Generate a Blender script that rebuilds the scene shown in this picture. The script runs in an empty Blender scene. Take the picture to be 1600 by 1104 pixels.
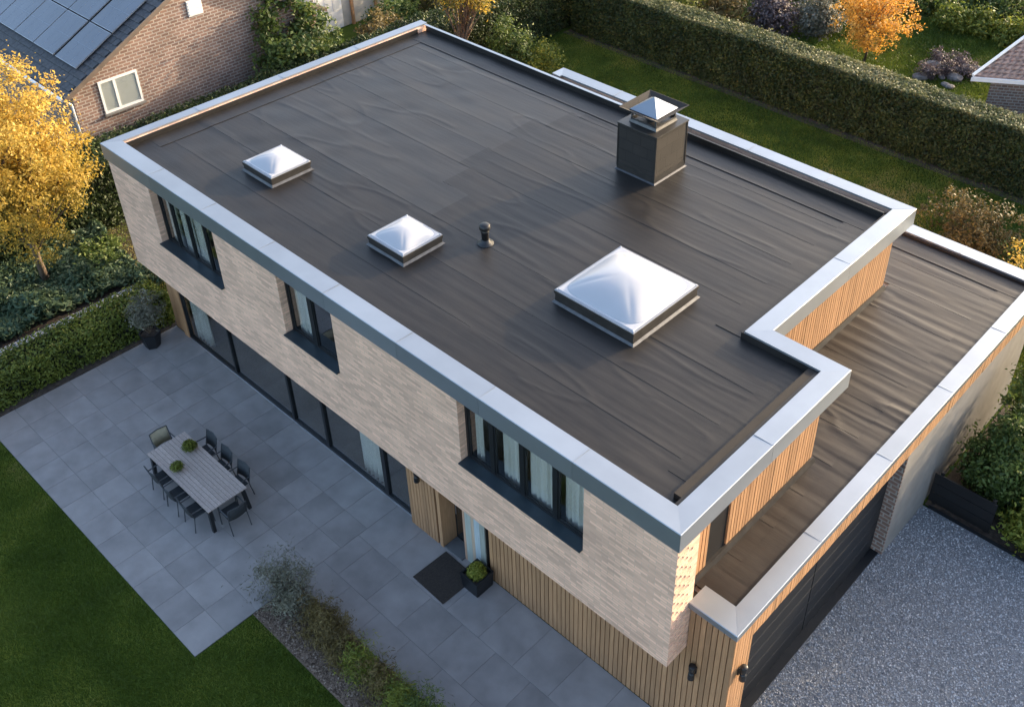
import bpy, bmesh, math, random
import numpy as np
from mathutils import Matrix, Vector

rad = math.radians
random.seed(7)
RNG = np.random.default_rng(7)
scene = bpy.context.scene
COL = scene.collection

# ------------------------------------------------------------------ camera
cam_d = bpy.data.cameras.new('camera')
cam_d.sensor_width = 36.0
cam_d.lens = 1621.56 / 1600 * 36
cam_d.shift_x = -0.0547
cam_d.shift_y = -0.0879
cam_d.clip_start = 0.5
cam_d.clip_end = 1500
cam = bpy.data.objects.new('camera', cam_d)
COL.objects.link(cam)
_R = Vector((0.739879, 0.672730, 0.003759)); _U = Vector((-0.396603, 0.431663, 0.810169)); _W = Vector((-0.543402, 0.600917, -0.586185))
cam.matrix_world = Matrix(((_R.x, _U.x, -_W.x, 24.8497), (_R.y, _U.y, -_W.y, -9.3500), (_R.z, _U.z, -_W.z, 19.7964), (0, 0, 0, 1)))
scene.camera = cam

# ------------------------------------------------------------------ sky and sun
SUN_EL, SUN_AZ = 14.0, 13.0          # azimuth from +y towards +x
world = bpy.data.worlds.new('World'); scene.world = world; world.use_nodes = True
wn = world.node_tree.nodes; wl = world.node_tree.links
sky = wn.new('ShaderNodeTexSky'); sky.sky_type = 'NISHITA'; sky.sun_disc = False
sky.sun_elevation = rad(SUN_EL); sky.sun_rotation = rad(SUN_AZ)
sky.air_density = 0.8; sky.dust_density = 3.0; sky.ozone_density = 0.5
wn['Background'].inputs['Strength'].default_value = 0.15
wl.new(sky.outputs[0], wn['Background'].inputs['Color'])
sun_d = bpy.data.lights.new('sun', 'SUN'); sun_d.energy = 2.0; sun_d.angle = rad(0.8); sun_d.color = (1.0, 0.78, 0.52)
sun = bpy.data.objects.new('sun', sun_d); COL.objects.link(sun)
sd = Vector((math.sin(rad(SUN_AZ)) * math.cos(rad(SUN_EL)), math.cos(rad(SUN_AZ)) * math.cos(rad(SUN_EL)), math.sin(rad(SUN_EL))))
sun.rotation_euler = sd.to_track_quat('Z', 'Y').to_euler()
sun.location = (0, 0, 40)
scene.view_settings.view_transform = 'Standard'
scene.view_settings.look = 'None'
scene.view_settings.exposure = 2.15
scene.view_settings.gamma = 1.0
scene.cycles.use_denoising = True
scene.cycles.max_bounces = 8
scene.cycles.transparent_max_bounces = 12

# ------------------------------------------------------------------ materials
def new_mat(name):
    m = bpy.data.materials.new(name); m.use_nodes = True
    nt = m.node_tree
    return m, nt, nt.nodes, nt.links, nt.nodes['Principled BSDF']

def ramp(nodes, stops):
    r = nodes.new('ShaderNodeValToRGB')
    cr = r.color_ramp
    while len(cr.elements) < len(stops): cr.elements.new(0.5)
    for e, (p, c) in zip(cr.elements, stops):
        e.position = p; e.color = (*c, 1)
    return r

def plain(name, col, rough=0.6, metal=0.0, var=0.15, scale=3.0, bump=0.0, bscale=60.0, coat=0.0, spec=0.5, detail=5, rnd=0.0):
    """noise-varied colour, optional fine bump, optional per-object variation"""
    m, nt, N, L, b = new_mat(name)
    tc = N.new('ShaderNodeTexCoord')
    nz = N.new('ShaderNodeTexNoise'); nz.inputs['Scale'].default_value = scale; nz.inputs['Detail'].default_value = detail
    if rnd:
        o2 = N.new('ShaderNodeObjectInfo'); sc = N.new('ShaderNodeMath'); sc.operation = 'MULTIPLY'; sc.inputs[1].default_value = 61.0; L.new(o2.outputs['Random'], sc.inputs[0])
        va = N.new('ShaderNodeVectorMath'); va.operation = 'ADD'; L.new(tc.outputs['Object'], va.inputs[0]); L.new(sc.outputs[0], va.inputs[1]); L.new(va.outputs[0], nz.inputs['Vector'])
    else: L.new(tc.outputs['Object'], nz.inputs['Vector'])
    lo = tuple(c * (1 - var) for c in col); hi = tuple(min(1, c * (1 + var)) for c in col)
    r = ramp(N, [(0.3, lo), (0.7, hi)]); L.new(nz.outputs['Fac'], r.inputs['Fac'])
    out = r.outputs['Color']
    if rnd:
        oi = N.new('ShaderNodeObjectInfo'); mr = N.new('ShaderNodeMapRange')
        mr.inputs['To Min'].default_value = 1 - rnd; mr.inputs['To Max'].default_value = 1 + rnd
        L.new(oi.outputs['Random'], mr.inputs['Value'])
        hs = N.new('ShaderNodeHueSaturation'); L.new(mr.outputs[0], hs.inputs['Value']); L.new(out, hs.inputs['Color']); out = hs.outputs[0]
    L.new(out, b.inputs['Base Color'])
    b.inputs['Roughness'].default_value = rough; b.inputs['Metallic'].default_value = metal
    b.inputs['Specular IOR Level'].default_value = spec; b.inputs['Coat Weight'].default_value = coat
    if bump:
        n2 = N.new('ShaderNodeTexNoise'); n2.inputs['Scale'].default_value = bscale; n2.inputs['Detail'].default_value = 4
        L.new(tc.outputs['Object'], n2.inputs['Vector'])
        bp = N.new('ShaderNodeBump'); bp.inputs['Strength'].default_value = bump; bp.inputs['Distance'].default_value = 0.02
        L.new(n2.outputs['Fac'], bp.inputs['Height']); L.new(bp.outputs[0], b.inputs['Normal'])
    return m

def brick(name, c1, c2, mortar, bw, bh, ms, offset=0.5, bump=0.5, stain=0.25):
    m, nt, N, L, b = new_mat(name)
    tc = N.new('ShaderNodeTexCoord'); sp = N.new('ShaderNodeSeparateXYZ'); ad = N.new('ShaderNodeMath'); cb = N.new('ShaderNodeCombineXYZ')
    L.new(tc.outputs['Object'], sp.inputs[0]); L.new(sp.outputs[0], ad.inputs[0]); L.new(sp.outputs[1], ad.inputs[1])
    L.new(ad.outputs[0], cb.inputs[0]); L.new(sp.outputs[2], cb.inputs[1])
    bt = N.new('ShaderNodeTexBrick'); bt.inputs['Scale'].default_value = 1.0
    bt.inputs['Brick Width'].default_value = bw; bt.inputs['Row Height'].default_value = bh; bt.inputs['Mortar Size'].default_value = ms
    bt.inputs['Mortar Smooth'].default_value = 0.3; bt.offset = offset; bt.offset_frequency = 2; bt.inputs['Bias'].default_value = -0.1
    bt.inputs['Color1'].default_value = (*c1, 1); bt.inputs['Color2'].default_value = (*c2, 1); bt.inputs['Mortar'].default_value = (*mortar, 1)
    L.new(cb.outputs[0], bt.inputs['Vector'])
    nz = N.new('ShaderNodeTexNoise'); nz.inputs['Scale'].default_value = 0.9; nz.inputs['Detail'].default_value = 7
    L.new(tc.outputs['Object'], nz.inputs['Vector'])
    mr = N.new('ShaderNodeMapRange'); mr.inputs['From Min'].default_value = .3; mr.inputs['From Max'].default_value = .7
    mr.inputs['To Min'].default_value = 1 - stain; mr.inputs['To Max'].default_value = 1 + stain * .5
    L.new(nz.outputs['Fac'], mr.inputs['Value'])
    # irregular single bricks: a coarse noise stretched along the courses
    mp = N.new('ShaderNodeMapping'); mp.inputs['Scale'].default_value = (1.0 / bw * .8, 1.0 / bh * .9, 1)
    L.new(cb.outputs[0], mp.inputs[0])
    n3 = N.new('ShaderNodeTexNoise'); n3.inputs['Scale'].default_value = 1.0; n3.inputs['Detail'].default_value = 1
    L.new(mp.outputs[0], n3.inputs['Vector'])
    m3 = N.new('ShaderNodeMapRange'); m3.inputs['From Min'].default_value = .25; m3.inputs['From Max'].default_value = .75
    m3.inputs['To Min'].default_value = .92; m3.inputs['To Max'].default_value = 1.07
    L.new(n3.outputs['Fac'], m3.inputs['Value'])
    mul = N.new('ShaderNodeMath'); mul.operation = 'MULTIPLY'; L.new(mr.outputs[0], mul.inputs[0]); L.new(m3.outputs[0], mul.inputs[1])
    hs = N.new('ShaderNodeHueSaturation'); L.new(bt.outputs['Color'], hs.inputs['Color']); L.new(mul.outputs[0], hs.inputs['Value'])
    L.new(hs.outputs[0], b.inputs['Base Color']); b.inputs['Roughness'].default_value = .85
    bp = N.new('ShaderNodeBump'); bp.invert = True; bp.inputs['Strength'].default_value = bump; bp.inputs['Distance'].default_value = .012
    sm = N.new('ShaderNodeMath'); sm.operation = 'MULTIPLY_ADD'; sm.inputs[1].default_value = -.15
    L.new(n3.outputs['Fac'], sm.inputs[0]); L.new(bt.outputs['Fac'], sm.inputs[2])
    L.new(sm.outputs[0], bp.inputs['Height']); L.new(bp.outputs[0], b.inputs['Normal'])
    return m

def leafmat(name, stops, trans=0.3, rough=0.55):
    m, nt, N, L, b = new_mat(name)
    at = N.new('ShaderNodeAttribute'); at.attribute_name = 'rnd'
    r = ramp(N, stops); L.new(at.outputs['Fac'], r.inputs['Fac'])
    L.new(r.outputs[0], b.inputs['Base Color']); b.inputs['Roughness'].default_value = rough; b.inputs['Specular IOR Level'].default_value = .35
    tr = N.new('ShaderNodeBsdfTranslucent'); L.new(r.outputs[0], tr.inputs['Color'])
    mx = N.new('ShaderNodeMixShader'); mx.inputs[0].default_value = trans
    L.new(b.outputs[0], mx.inputs[1]); L.new(tr.outputs[0], mx.inputs[2])
    L.new(mx.outputs[0], N['Material Output'].inputs['Surface'])
    return m

def glassmat(name, tint=(.95, .965, .96), ior=1.5):
    m, nt, N, L, b = new_mat(name)
    N.remove(b)
    t = N.new('ShaderNodeBsdfTransparent'); t.inputs[0].default_value = (*tint, 1)
    g = N.new('ShaderNodeBsdfGlossy'); g.inputs['Roughness'].default_value = 0.02
    f = N.new('ShaderNodeLayerWeight'); f.inputs[0].default_value = .5
    pw = N.new('ShaderNodeMath'); pw.operation = 'POWER'; pw.inputs[1].default_value = 3.5; L.new(f.outputs['Facing'], pw.inputs[0])
    nz = N.new('ShaderNodeTexNoise'); nz.inputs['Scale'].default_value = .8
    bp = N.new('ShaderNodeBump'); bp.inputs['Strength'].default_value = .04; L.new(nz.outputs['Fac'], bp.inputs['Height']); L.new(bp.outputs[0], g.inputs['Normal'])
    ad = N.new('ShaderNodeMath'); ad.operation = 'MULTIPLY_ADD'; ad.inputs[1].default_value = .8; ad.inputs[2].default_value = .11
    L.new(pw.outputs[0], ad.inputs[0])
    mx = N.new('ShaderNodeMixShader'); L.new(ad.outputs[0], mx.inputs[0]); L.new(t.outputs[0], mx.inputs[1]); L.new(g.outputs[0], mx.inputs[2])
    L.new(mx.outputs[0], N['Material Output'].inputs['Surface'])
    return m

def woodmat(name, dark, light, rnd=.18, rough=.65):
    m, nt, N, L, b = new_mat(name)
    tc = N.new('ShaderNodeTexCoord'); oi = N.new('ShaderNodeObjectInfo')
    mp = N.new('ShaderNodeMapping'); mp.inputs['Scale'].default_value = (14, 14, 1.1)
    ad = N.new('ShaderNodeVectorMath'); ad.operation = 'ADD'
    sc = N.new('ShaderNodeVectorMath'); sc.operation = 'SCALE'; sc.inputs[3].default_value = 37.0
    cb = N.new('ShaderNodeCombineXYZ'); L.new(oi.outputs['Random'], cb.inputs[0]); L.new(oi.outputs['Random'], cb.inputs[1]); L.new(oi.outputs['Random'], cb.inputs[2])
    L.new(cb.outputs[0], sc.inputs[0]); L.new(tc.outputs['Object'], ad.inputs[0]); L.new(sc.outputs[0], ad.inputs[1]); L.new(ad.outputs[0], mp.inputs[0])
    nz = N.new('ShaderNodeTexNoise'); nz.inputs['Scale'].default_value = 1.5; nz.inputs['Detail'].default_value = 8; nz.inputs['Distortion'].default_value = .8
    L.new(mp.outputs[0], nz.inputs['Vector'])
    r = ramp(N, [(.28, dark), (.72, light)]); L.new(nz.outputs['Fac'], r.inputs['Fac'])
    mr = N.new('ShaderNodeMapRange'); mr.inputs['To Min'].default_value = 1 - rnd; mr.inputs['To Max'].default_value = 1 + rnd; L.new(oi.outputs['Random'], mr.inputs['Value'])
    hs = N.new('ShaderNodeHueSaturation'); L.new(mr.outputs[0], hs.inputs['Value']); L.new(r.outputs[0], hs.inputs['Color'])
    L.new(hs.outputs[0], b.inputs['Base Color']); b.inputs['Roughness'].default_value = rough
    bp = N.new('ShaderNodeBump'); bp.inputs['Strength'].default_value = .25; bp.inputs['Distance'].default_value = .01
    L.new(nz.outputs['Fac'], bp.inputs['Height']); L.new(bp.outputs[0], b.inputs['Normal'])
    return m

def membranemat(name, c_lo, c_hi, rough=.5, spec=.3):
    m, nt, N, L, b = new_mat(name)
    tc = N.new('ShaderNodeTexCoord')
    mp = N.new('ShaderNodeMapping'); mp.inputs['Scale'].default_value = (.7, 1.3, 1); L.new(tc.outputs['Object'], mp.inputs[0])
    nz = N.new('ShaderNodeTexNoise'); nz.inputs['Scale'].default_value = 1.0; nz.inputs['Detail'].default_value = 8; nz.inputs['Roughness'].default_value = .65
    L.new(mp.outputs[0], nz.inputs['Vector'])
    r = ramp(N, [(.3, c_lo), (.7, c_hi)]); L.new(nz.outputs['Fac'], r.inputs['Fac'])
    oi = N.new('ShaderNodeObjectInfo'); mr = N.new('ShaderNodeMapRange'); mr.inputs['To Min'].default_value = .9; mr.inputs['To Max'].default_value = 1.1; L.new(oi.outputs['Random'], mr.inputs['Value'])
    hs = N.new('ShaderNodeHueSaturation'); L.new(mr.outputs[0], hs.inputs['Value']); L.new(r.outputs[0], hs.inputs['Color'])
    L.new(hs.outputs[0], b.inputs['Base Color'])
    b.inputs['Specular IOR Level'].default_value = spec
    rr = N.new('ShaderNodeMapRange'); rr.inputs['To Min'].default_value = rough - .1; rr.inputs['To Max'].default_value = rough + .15; L.new(nz.outputs['Fac'], rr.inputs['Value']); L.new(rr.outputs[0], b.inputs['Roughness'])
    m2 = N.new('ShaderNodeMapping'); m2.inputs['Scale'].default_value = (1.6, 13, 1); L.new(tc.outputs['Object'], m2.inputs[0])
    n2 = N.new('ShaderNodeTexNoise'); n2.inputs['Scale'].default_value = 1.0; n2.inputs['Detail'].default_value = 6; L.new(m2.outputs[0], n2.inputs['Vector'])
    bp = N.new('ShaderNodeBump'); bp.inputs['Strength'].default_value = .12; bp.inputs['Distance'].default_value = .02; L.new(n2.outputs['Fac'], bp.inputs['Height'])
    n4 = N.new('ShaderNodeTexNoise'); n4.inputs['Scale'].default_value = 160; L.new(tc.outputs['Object'], n4.inputs['Vector'])
    b2 = N.new('ShaderNodeBump'); b2.inputs['Strength'].default_value = .15; b2.inputs['Distance'].default_value = .004; L.new(n4.outputs['Fac'], b2.inputs['Height']); L.new(bp.outputs[0], b2.inputs['Normal'])
    L.new(b2.outputs[0], b.inputs['Normal'])
    return m

M = {}
M['brick'] = brick('pale_brick', (.88, .56, .395), (.58, .365, .262), (.62, .43, .32), .30, .070, .009, bump=.5, stain=.14)
M['nbrick'] = brick('red_brown_brick', (.25, .155, .122), (.16, .098, .08), (.36, .32, .285), .30, .12, .022, bump=.7)
M['zinc'] = plain('zinc_metal', (.33, .36, .395), rough=.36, metal=.7, var=.06, scale=1.2, rnd=.05)
M['steel'] = plain('steel', (.62, .62, .62), rough=.28, metal=.95, var=.1, scale=4)
M['membrane'] = membranemat('roof_membrane', (.015, .0135, .0125), (.025, .0225, .021), .40)
M['membrane_sheen'] = membranemat('sheen_tinted_membrane', (.0185, .0172, .0162), (.030, .028, .0268), .41, .36)  # paler base colour stands in for grazing sky sheen on the far-left sheets
M['membrane_brown'] = membranemat('garage_membrane', (.018, .014, .012), (.032, .026, .022), .42)
M['wood'] = woodmat('cedar', (.30, .165, .082), (.41, .232, .118), rnd=.14)
M['wood_dark'] = plain('cladding_backing', (.02, .016, .013), .9)
M['plank_grey'] = woodmat('weathered_plank', (.31, .26, .235), (.44, .375, .34), rnd=.12, rough=.75)
M['anthracite'] = plain('anthracite_metal', (.012, .014, .017), rough=.45, metal=.2, var=.12, scale=2)
M['sill'] = plain('sill_metal', (.030, .045, .056), rough=.4, metal=.3, var=.12)
M['black'] = plain('black_plastic', (.012, .012, .013), rough=.4)
M['glass'] = glassmat('window_glass')
M['curtain'] = plain('curtain_cloth', (.70, .70, .66), rough=.9, var=.05, scale=2)
M['inner'] = plain('inner_wall', (.42, .41, .39), .9, var=.05)
M['floorwood'] = woodmat('indoor_floor', (.10, .075, .05), (.18, .13, .09))
M['acrylic'] = plain('opal_acrylic', (.40, .41, .44), rough=.34, var=.02, coat=.1)
M['acrylic'].node_tree.nodes['Principled BSDF'].inputs['Subsurface Weight'].default_value = .3
M['acrylic'].node_tree.nodes['Principled BSDF'].inputs['Subsurface Radius'].default_value = (.1, .1, .1)
M['rim'] = plain('skylight_rim', (.27, .28, .30), rough=.3, metal=.5, var=.1, scale=6)
M['flash'] = plain('lead_flashing', (.085, .085, .088), rough=.4, metal=.6, var=.2, scale=6)
M['curb'] = plain('skylight_curb', (.050, .046, .042), rough=.35, metal=.4, var=.2, scale=5)
M['slate_clad'] = brick('chimney_slate', (.026, .022, .019), (.020, .017, .015), (.009, .008, .007), .45, .30, .008, bump=.5)
M['stone'] = plain('bluestone', (.235, .222, .218), rough=.6, var=.17, scale=1.8, bump=.08, bscale=30, rnd=.10, detail=9)
M['joint'] = plain('joint_sand', (.10, .10, .10), .9)
M['lightstone'] = plain('threshold_stone', (.11, .115, .12), .6)
M['mat'] = plain('coir_mat', (.034, .027, .023), .95, var=.3, scale=30, bump=.6, bscale=120)
M['soil'] = plain('soil', (.055, .042, .033), .95, var=.45, scale=9, bump=.8, bscale=25)
M['mulch'] = plain('mulch', (.15, .108, .08), .95, var=.5, scale=22, bump=.9, bscale=45)
M['bark'] = plain('bark', (.12, .085, .06), .9, var=.4, scale=12, bump=.7, bscale=18)
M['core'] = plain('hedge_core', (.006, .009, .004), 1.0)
M['gravel'] = plain('gravel_bed', (.17, .18, .195), .85, var=.5, scale=45, bump=.9, bscale=40)
M['pebble'] = leafmat('pebbles', [(0, (.12, .122, .13)), (.5, (.27, .275, .29)), (1, (.46, .47, .49))], 0.0, .7)
M['chips'] = leafmat('bark_chips', [(0, (.05, .035, .025)), (.6, (.15, .108, .08)), (1, (.30, .24, .19))], 0.0, .9)
M['pebble_white'] = leafmat('white_pebbles', [(0, (.25, .25, .26)), (1, (.6, .6, .62))], 0.0, .7)
M['verge'] = plain('verge_wood', (.13, .10, .08), .7, var=.2)
M['concrete'] = plain('concrete', (.17, .165, .158), .9, var=.12, scale=3, bump=.04)
M['white'] = plain('white_paint', (.75, .75, .74), .5, var=.04)
M['cream'] = plain('cream_render', (.55, .50, .42), .85, var=.12, scale=2)
M['tile_dark'] = plain('slate_tile', (.045, .048, .055), .6, var=.35, scale=7)
M['tile_red'] = plain('clay_tile', (.22, .15, .125), .75, var=.35, scale=5)
M['solar'] = plain('solar_glass', (.10, .115, .14), rough=.24, var=.1, scale=1.0, coat=.6)
M['solar_line'] = plain('solar_busbar', (.22, .25, .29), rough=.3, metal=.5)
M['alu'] = plain('aluminium', (.55, .56, .58), rough=.4, metal=.8)
M['fabric_dark'] = plain('dark_textile', (.022, .027, .032), .8, var=.2, scale=10)
M['fabric_beige'] = plain('beige_textile', (.30, .27, .19), .85, var=.15, scale=10)
M['chairmetal'] = plain('chair_metal', (.055, .062, .07), rough=.4, metal=.4)
M['ceramic'] = plain('grey_ceramic', (.20, .20, .19), .55, var=.2)
M['rock'] = plain('rock', (.20, .185, .175), .9, var=.4, scale=4, bump=.6, bscale=8)
# foliage
M['hedge'] = leafmat('hedge_leaf', [(0, (.014, .024, .007)), (.55, (.036, .058, .015)), (1, (.085, .115, .034))], .25)
M['hedge_top'] = leafmat('hedge_sunlit_tint', [(0, (.06, .075, .025)), (.5, (.15, .165, .07)), (1, (.34, .31, .18))], .3)  # paler leaf copy: sunlight on the rear hedge top put into the colour
M['boxhedge'] = leafmat('box_leaf', [(0, (.045, .068, .010)), (.5, (.12, .155, .024)), (1, (.24, .26, .045))], .3)
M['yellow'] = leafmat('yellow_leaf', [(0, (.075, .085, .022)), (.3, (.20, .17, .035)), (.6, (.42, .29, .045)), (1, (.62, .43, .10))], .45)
M['orange'] = leafmat('orange_leaf', [(0, (.34, .15, .02)), (.5, (.58, .30, .045)), (1, (.74, .46, .12))], .45)
M['green'] = leafmat('green_leaf', [(0, (.028, .048, .012)), (.55, (.08, .125, .028)), (1, (.20, .24, .06))], .3)
M['yellowgreen'] = leafmat('yellowgreen_leaf', [(0, (.06, .09, .015)), (.5, (.16, .20, .03)), (1, (.38, .36, .06))], .35)
M['cover'] = leafmat('ground_cover_leaf', [(0, (.03, .052, .024)), (.6, (.085, .135, .07)), (1, (.19, .25, .15))], .2)
M['olive'] = leafmat('olive_leaf', [(0, (.075, .075, .05)), (.6, (.17, .17, .125)), (1, (.34, .33, .27))], .2)
M['bronze'] = leafmat('bronze_leaf', [(0, (.055, .042, .018)), (.5, (.14, .105, .036)), (1, (.25, .20, .075))], .3)
M['purple'] = leafmat('mauve_leaf', [(0, (.06, .045, .05)), (.6, (.13, .10, .105)), (1, (.24, .20, .20))], .2)
M['grass'] = leafmat('grass_blade', [(0, (.048, .080, .009)), (.45, (.105, .155, .018)), (.85, (.20, .235, .036)), (1, (.30, .26, .09))], .25)

# ground sheet: earth and worn grass
def groundmat():
    m, nt, N, L, b = new_mat('grass_ground')
    tc = N.new('ShaderNodeTexCoord')
    nz = N.new('ShaderNodeTexNoise'); nz.inputs['Scale'].default_value = .35; nz.inputs['Detail'].default_value = 9; L.new(tc.outputs['Object'], nz.inputs['Vector'])
    r = ramp(N, [(.3, (.030, .052, .008)), (.55, (.048, .078, .012)), (.75, (.075, .10, .02))]); L.new(nz.outputs['Fac'], r.inputs['Fac'])
    L.new(r.outputs[0], b.inputs['Base Color']); b.inputs['Roughness'].default_value = .95; b.inputs['Specular IOR Level'].default_value = .1
    n2 = N.new('ShaderNodeTexNoise'); n2.inputs['Scale'].default_value = 25; n2.inputs['Detail'].default_value = 6; L.new(tc.outputs['Object'], n2.inputs['Vector'])
    bp = N.new('ShaderNodeBump'); bp.inputs['Strength'].default_value = .8; bp.inputs['Distance'].default_value = .05; L.new(n2.outputs['Fac'], bp.inputs['Height']); L.new(bp.outputs[0], b.inputs['Normal'])
    return m
M['ground'] = groundmat()

# ------------------------------------------------------------------ helpers
class MB:
    def __init__(s): s.v = []; s.f = []
    def box(s, x0, x1, y0, y1, z0, z1):
        n = len(s.v)
        s.v += [(x0, y0, z0), (x1, y0, z0), (x1, y1, z0), (x0, y1, z0), (x0, y0, z1), (x1, y0, z1), (x1, y1, z1), (x0, y1, z1)]
        s.f += [tuple(n + i for i in q) for q in ((0, 3, 2, 1), (4, 5, 6, 7), (0, 1, 5, 4), (1, 2, 6, 5), (2, 3, 7, 6), (3, 0, 4, 7))]
        return s
    def frustum(s, b, z0, t, z1):
        """b,t = (x0,x1,y0,y1)"""
        n = len(s.v)
        for (x0, x1, y0, y1), z in ((b, z0), (t, z1)):
            s.v += [(x0, y0, z), (x1, y0, z), (x1, y1, z), (x0, y1, z)]
        s.f += [tuple(n + i for i in q) for q in ((0, 3, 2, 1), (4, 5, 6, 7), (0, 1, 5, 4), (1, 2, 6, 5), (2, 3, 7, 6), (3, 0, 4, 7))]
        return s
    def tube(s, pts, rads, n=8, caps=True):
        base = len(s.v); pts = [Vector(p) for p in pts]
        ref = None
        for i, p in enumerate(pts):
            d = (pts[min(i + 1, len(pts) - 1)] - pts[max(i - 1, 0)]).normalized()
            a = d.cross(Vector((0, 0, 1)))
            if a.length < .05: a = d.cross(Vector((1, 0, 0)))
            a.normalize()
            if ref is not None and a.dot(ref) < 0: a = -a
            ref = a; b = d.cross(a)
            r = rads[i] if isinstance(rads, (list, tuple)) else rads
            for k in range(n):
                t = 2 * math.pi * k / n
                s.v.append(tuple(p + a * math.cos(t) * r + b * math.sin(t) * r))
        for i in range(len(pts) - 1):
            for k in range(n):
                a0 = base + i * n + k; a1 = base + i * n + (k + 1) % n
                s.f.append((a0, a1, a1 + n, a0 + n))
        if caps:
            s.f.append(tuple(base + k for k in reversed(range(n)))); s.f.append(tuple(base + (len(pts) - 1) * n + k for k in range(n)))
        return s
    def lathe(s, prof, c=(0, 0), n=20):
        base = len(s.v)
        for r, z in prof:
            for k in range(n):
                t = 2 * math.pi * k / n; s.v.append((c[0] + r * math.cos(t), c[1] + r * math.sin(t), z))
        for i in range(len(prof) - 1):
            for k in range(n):
                a0 = base + i * n + k; a1 = base + i * n + (k + 1) % n; s.f.append((a0, a1, a1 + n, a0 + n))
        s.f.append(tuple(base + k for k in reversed(range(n)))); s.f.append(tuple(base + (len(prof) - 1) * n + k for k in range(n)))
        return s
    def build(s, name, mat, parent=None, smooth=False, bevel=0.0):
        me = bpy.data.meshes.new(name); me.from_pydata(s.v, [], s.f); me.update()
        bm = bmesh.new(); bm.from_mesh(me); bmesh.ops.recalc_face_normals(bm, faces=bm.faces); bm.to_mesh(me); bm.free()
        return link(name, me, mat, parent, smooth, bevel)

def link(name, me, mat, parent=None, smooth=False, bevel=0.0):
    if mat is not None: me.materials.append(M[mat] if isinstance(mat, str) else mat)
    if smooth: me.polygons.foreach_set('use_smooth', [True] * len(me.polygons))
    o = bpy.data.objects.new(name, me); COL.objects.link(o)
    if bevel:
        bv = o.modifiers.new('bevel', 'BEVEL'); bv.width = bevel; bv.segments = 2; bv.limit_method = 'ANGLE'
    if parent is not None: attach(o, parent)
    return o

def attach(o, parent):
    o.parent = parent
    o.matrix_parent_inverse = world_of(parent).inverted()

def world_of(o):
    m = o.matrix_basis.copy()
    if o.parent: m = world_of(o.parent) @ o.matrix_parent_inverse @ m
    return m

def tag(o, label=None, cat=None, group=None, kind=None):
    if label: o['label'] = label
    if cat: o['category'] = cat
    if group: o['group'] = group
    if kind: o['kind'] = kind
    return o

def thing(name, loc, label, cat, group=None, rz=0.0):
    o = bpy.data.objects.new(name, None); COL.objects.link(o); o.location = loc; o.rotation_euler = (0, 0, rz)
    o.empty_display_size = .3
    return tag(o, label, cat, group)

def copy_tree(o, parent=None):
    c = o.copy(); COL.objects.link(c); c.parent = parent
    for ch in list(o.children): copy_tree(ch, c)
    return c

def box(name, mat, parent, x0, x1, y0, y1, z0, z1, bevel=0.0):
    return MB().box(x0, x1, y0, y1, z0, z1).build(name, mat, parent, bevel=bevel)

def np_mesh(name, verts, faces, rnd=None):
    """verts (N,3), faces (F,k) arrays -> mesh, optional per-face float 'rnd'"""
    me = bpy.data.meshes.new(name)
    F, k = faces.shape
    me.vertices.add(len(verts)); me.vertices.foreach_set('co', np.ascontiguousarray(verts, dtype=np.float32).ravel())
    me.loops.add(F * k); me.loops.foreach_set('vertex_index', np.ascontiguousarray(faces, dtype=np.int32).ravel())
    me.polygons.add(F); me.polygons.foreach_set('loop_start', np.arange(0, F * k, k, dtype=np.int32))
    try: me.polygons.foreach_set('loop_total', np.full(F, k, dtype=np.int32))
    except Exception: pass
    if rnd is not None:
        a = me.attributes.new('rnd', 'FLOAT', 'FACE'); a.data.foreach_set('value', np.ascontiguousarray(rnd, dtype=np.float32))
    me.update(calc_edges=True)
    return me

def unit(a): return a / (np.linalg.norm(a, axis=1, keepdims=True) + 1e-9)

def leaves(name, pts, nrm, size, rnd, mat, parent=None, aspect=.5, jitter=.8, curl=True):
    """one small pointed leaf (two triangles as a folded quad) per point"""
    n = len(pts)
    nn = unit(nrm + RNG.normal(0, jitter, (n, 3)))
    t = unit(np.cross(nn, RNG.normal(0, 1, (n, 3)))); b = np.cross(nn, t)
    s = (size * RNG.uniform(.6, 1.35, n))[:, None]
    v = np.empty((n, 4, 3))
    v[:, 0] = pts - t * s; v[:, 2] = pts + t * s
    v[:, 1] = pts - b * s * aspect + nn * s * .18; v[:, 3] = pts + b * s * aspect + nn * s * .18
    f = np.arange(n * 4).reshape(n, 4)
    me = np_mesh(name, v.reshape(-1, 3), f, np.clip(rnd, 0, 1))
    return link(name, me, mat, parent)

_lat = np.random.default_rng(99).random((256, 256))
def vnoise(x, y, seed=0):
    x = np.asarray(x, float) + seed * 17.31; y = np.asarray(y, float) + seed * 9.77
    xi = np.floor(x).astype(int); yi = np.floor(y).astype(int); fx = x - xi; fy = y - yi
    fx = fx * fx * (3 - 2 * fx); fy = fy * fy * (3 - 2 * fy)
    g = lambda a, b: _lat[a % 256, b % 256]
    return (g(xi, yi) * (1 - fx) + g(xi + 1, yi) * fx) * (1 - fy) + (g(xi, yi + 1) * (1 - fx) + g(xi + 1, yi + 1) * fx) * fy

def sstep(a, b, x):
    t = np.clip((x - a) / (b - a), 0, 1); return t * t * (3 - 2 * t)

# ================================================================== SETTING
me = np_mesh('ground', np.array([[-260, -200, -.012], [260, -200, -.012], [260, 320, -.012], [-260, 320, -.012]], float), np.array([[0, 1, 2, 3]]))
tag(link('ground', me, 'ground'), kind='structure')

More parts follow.
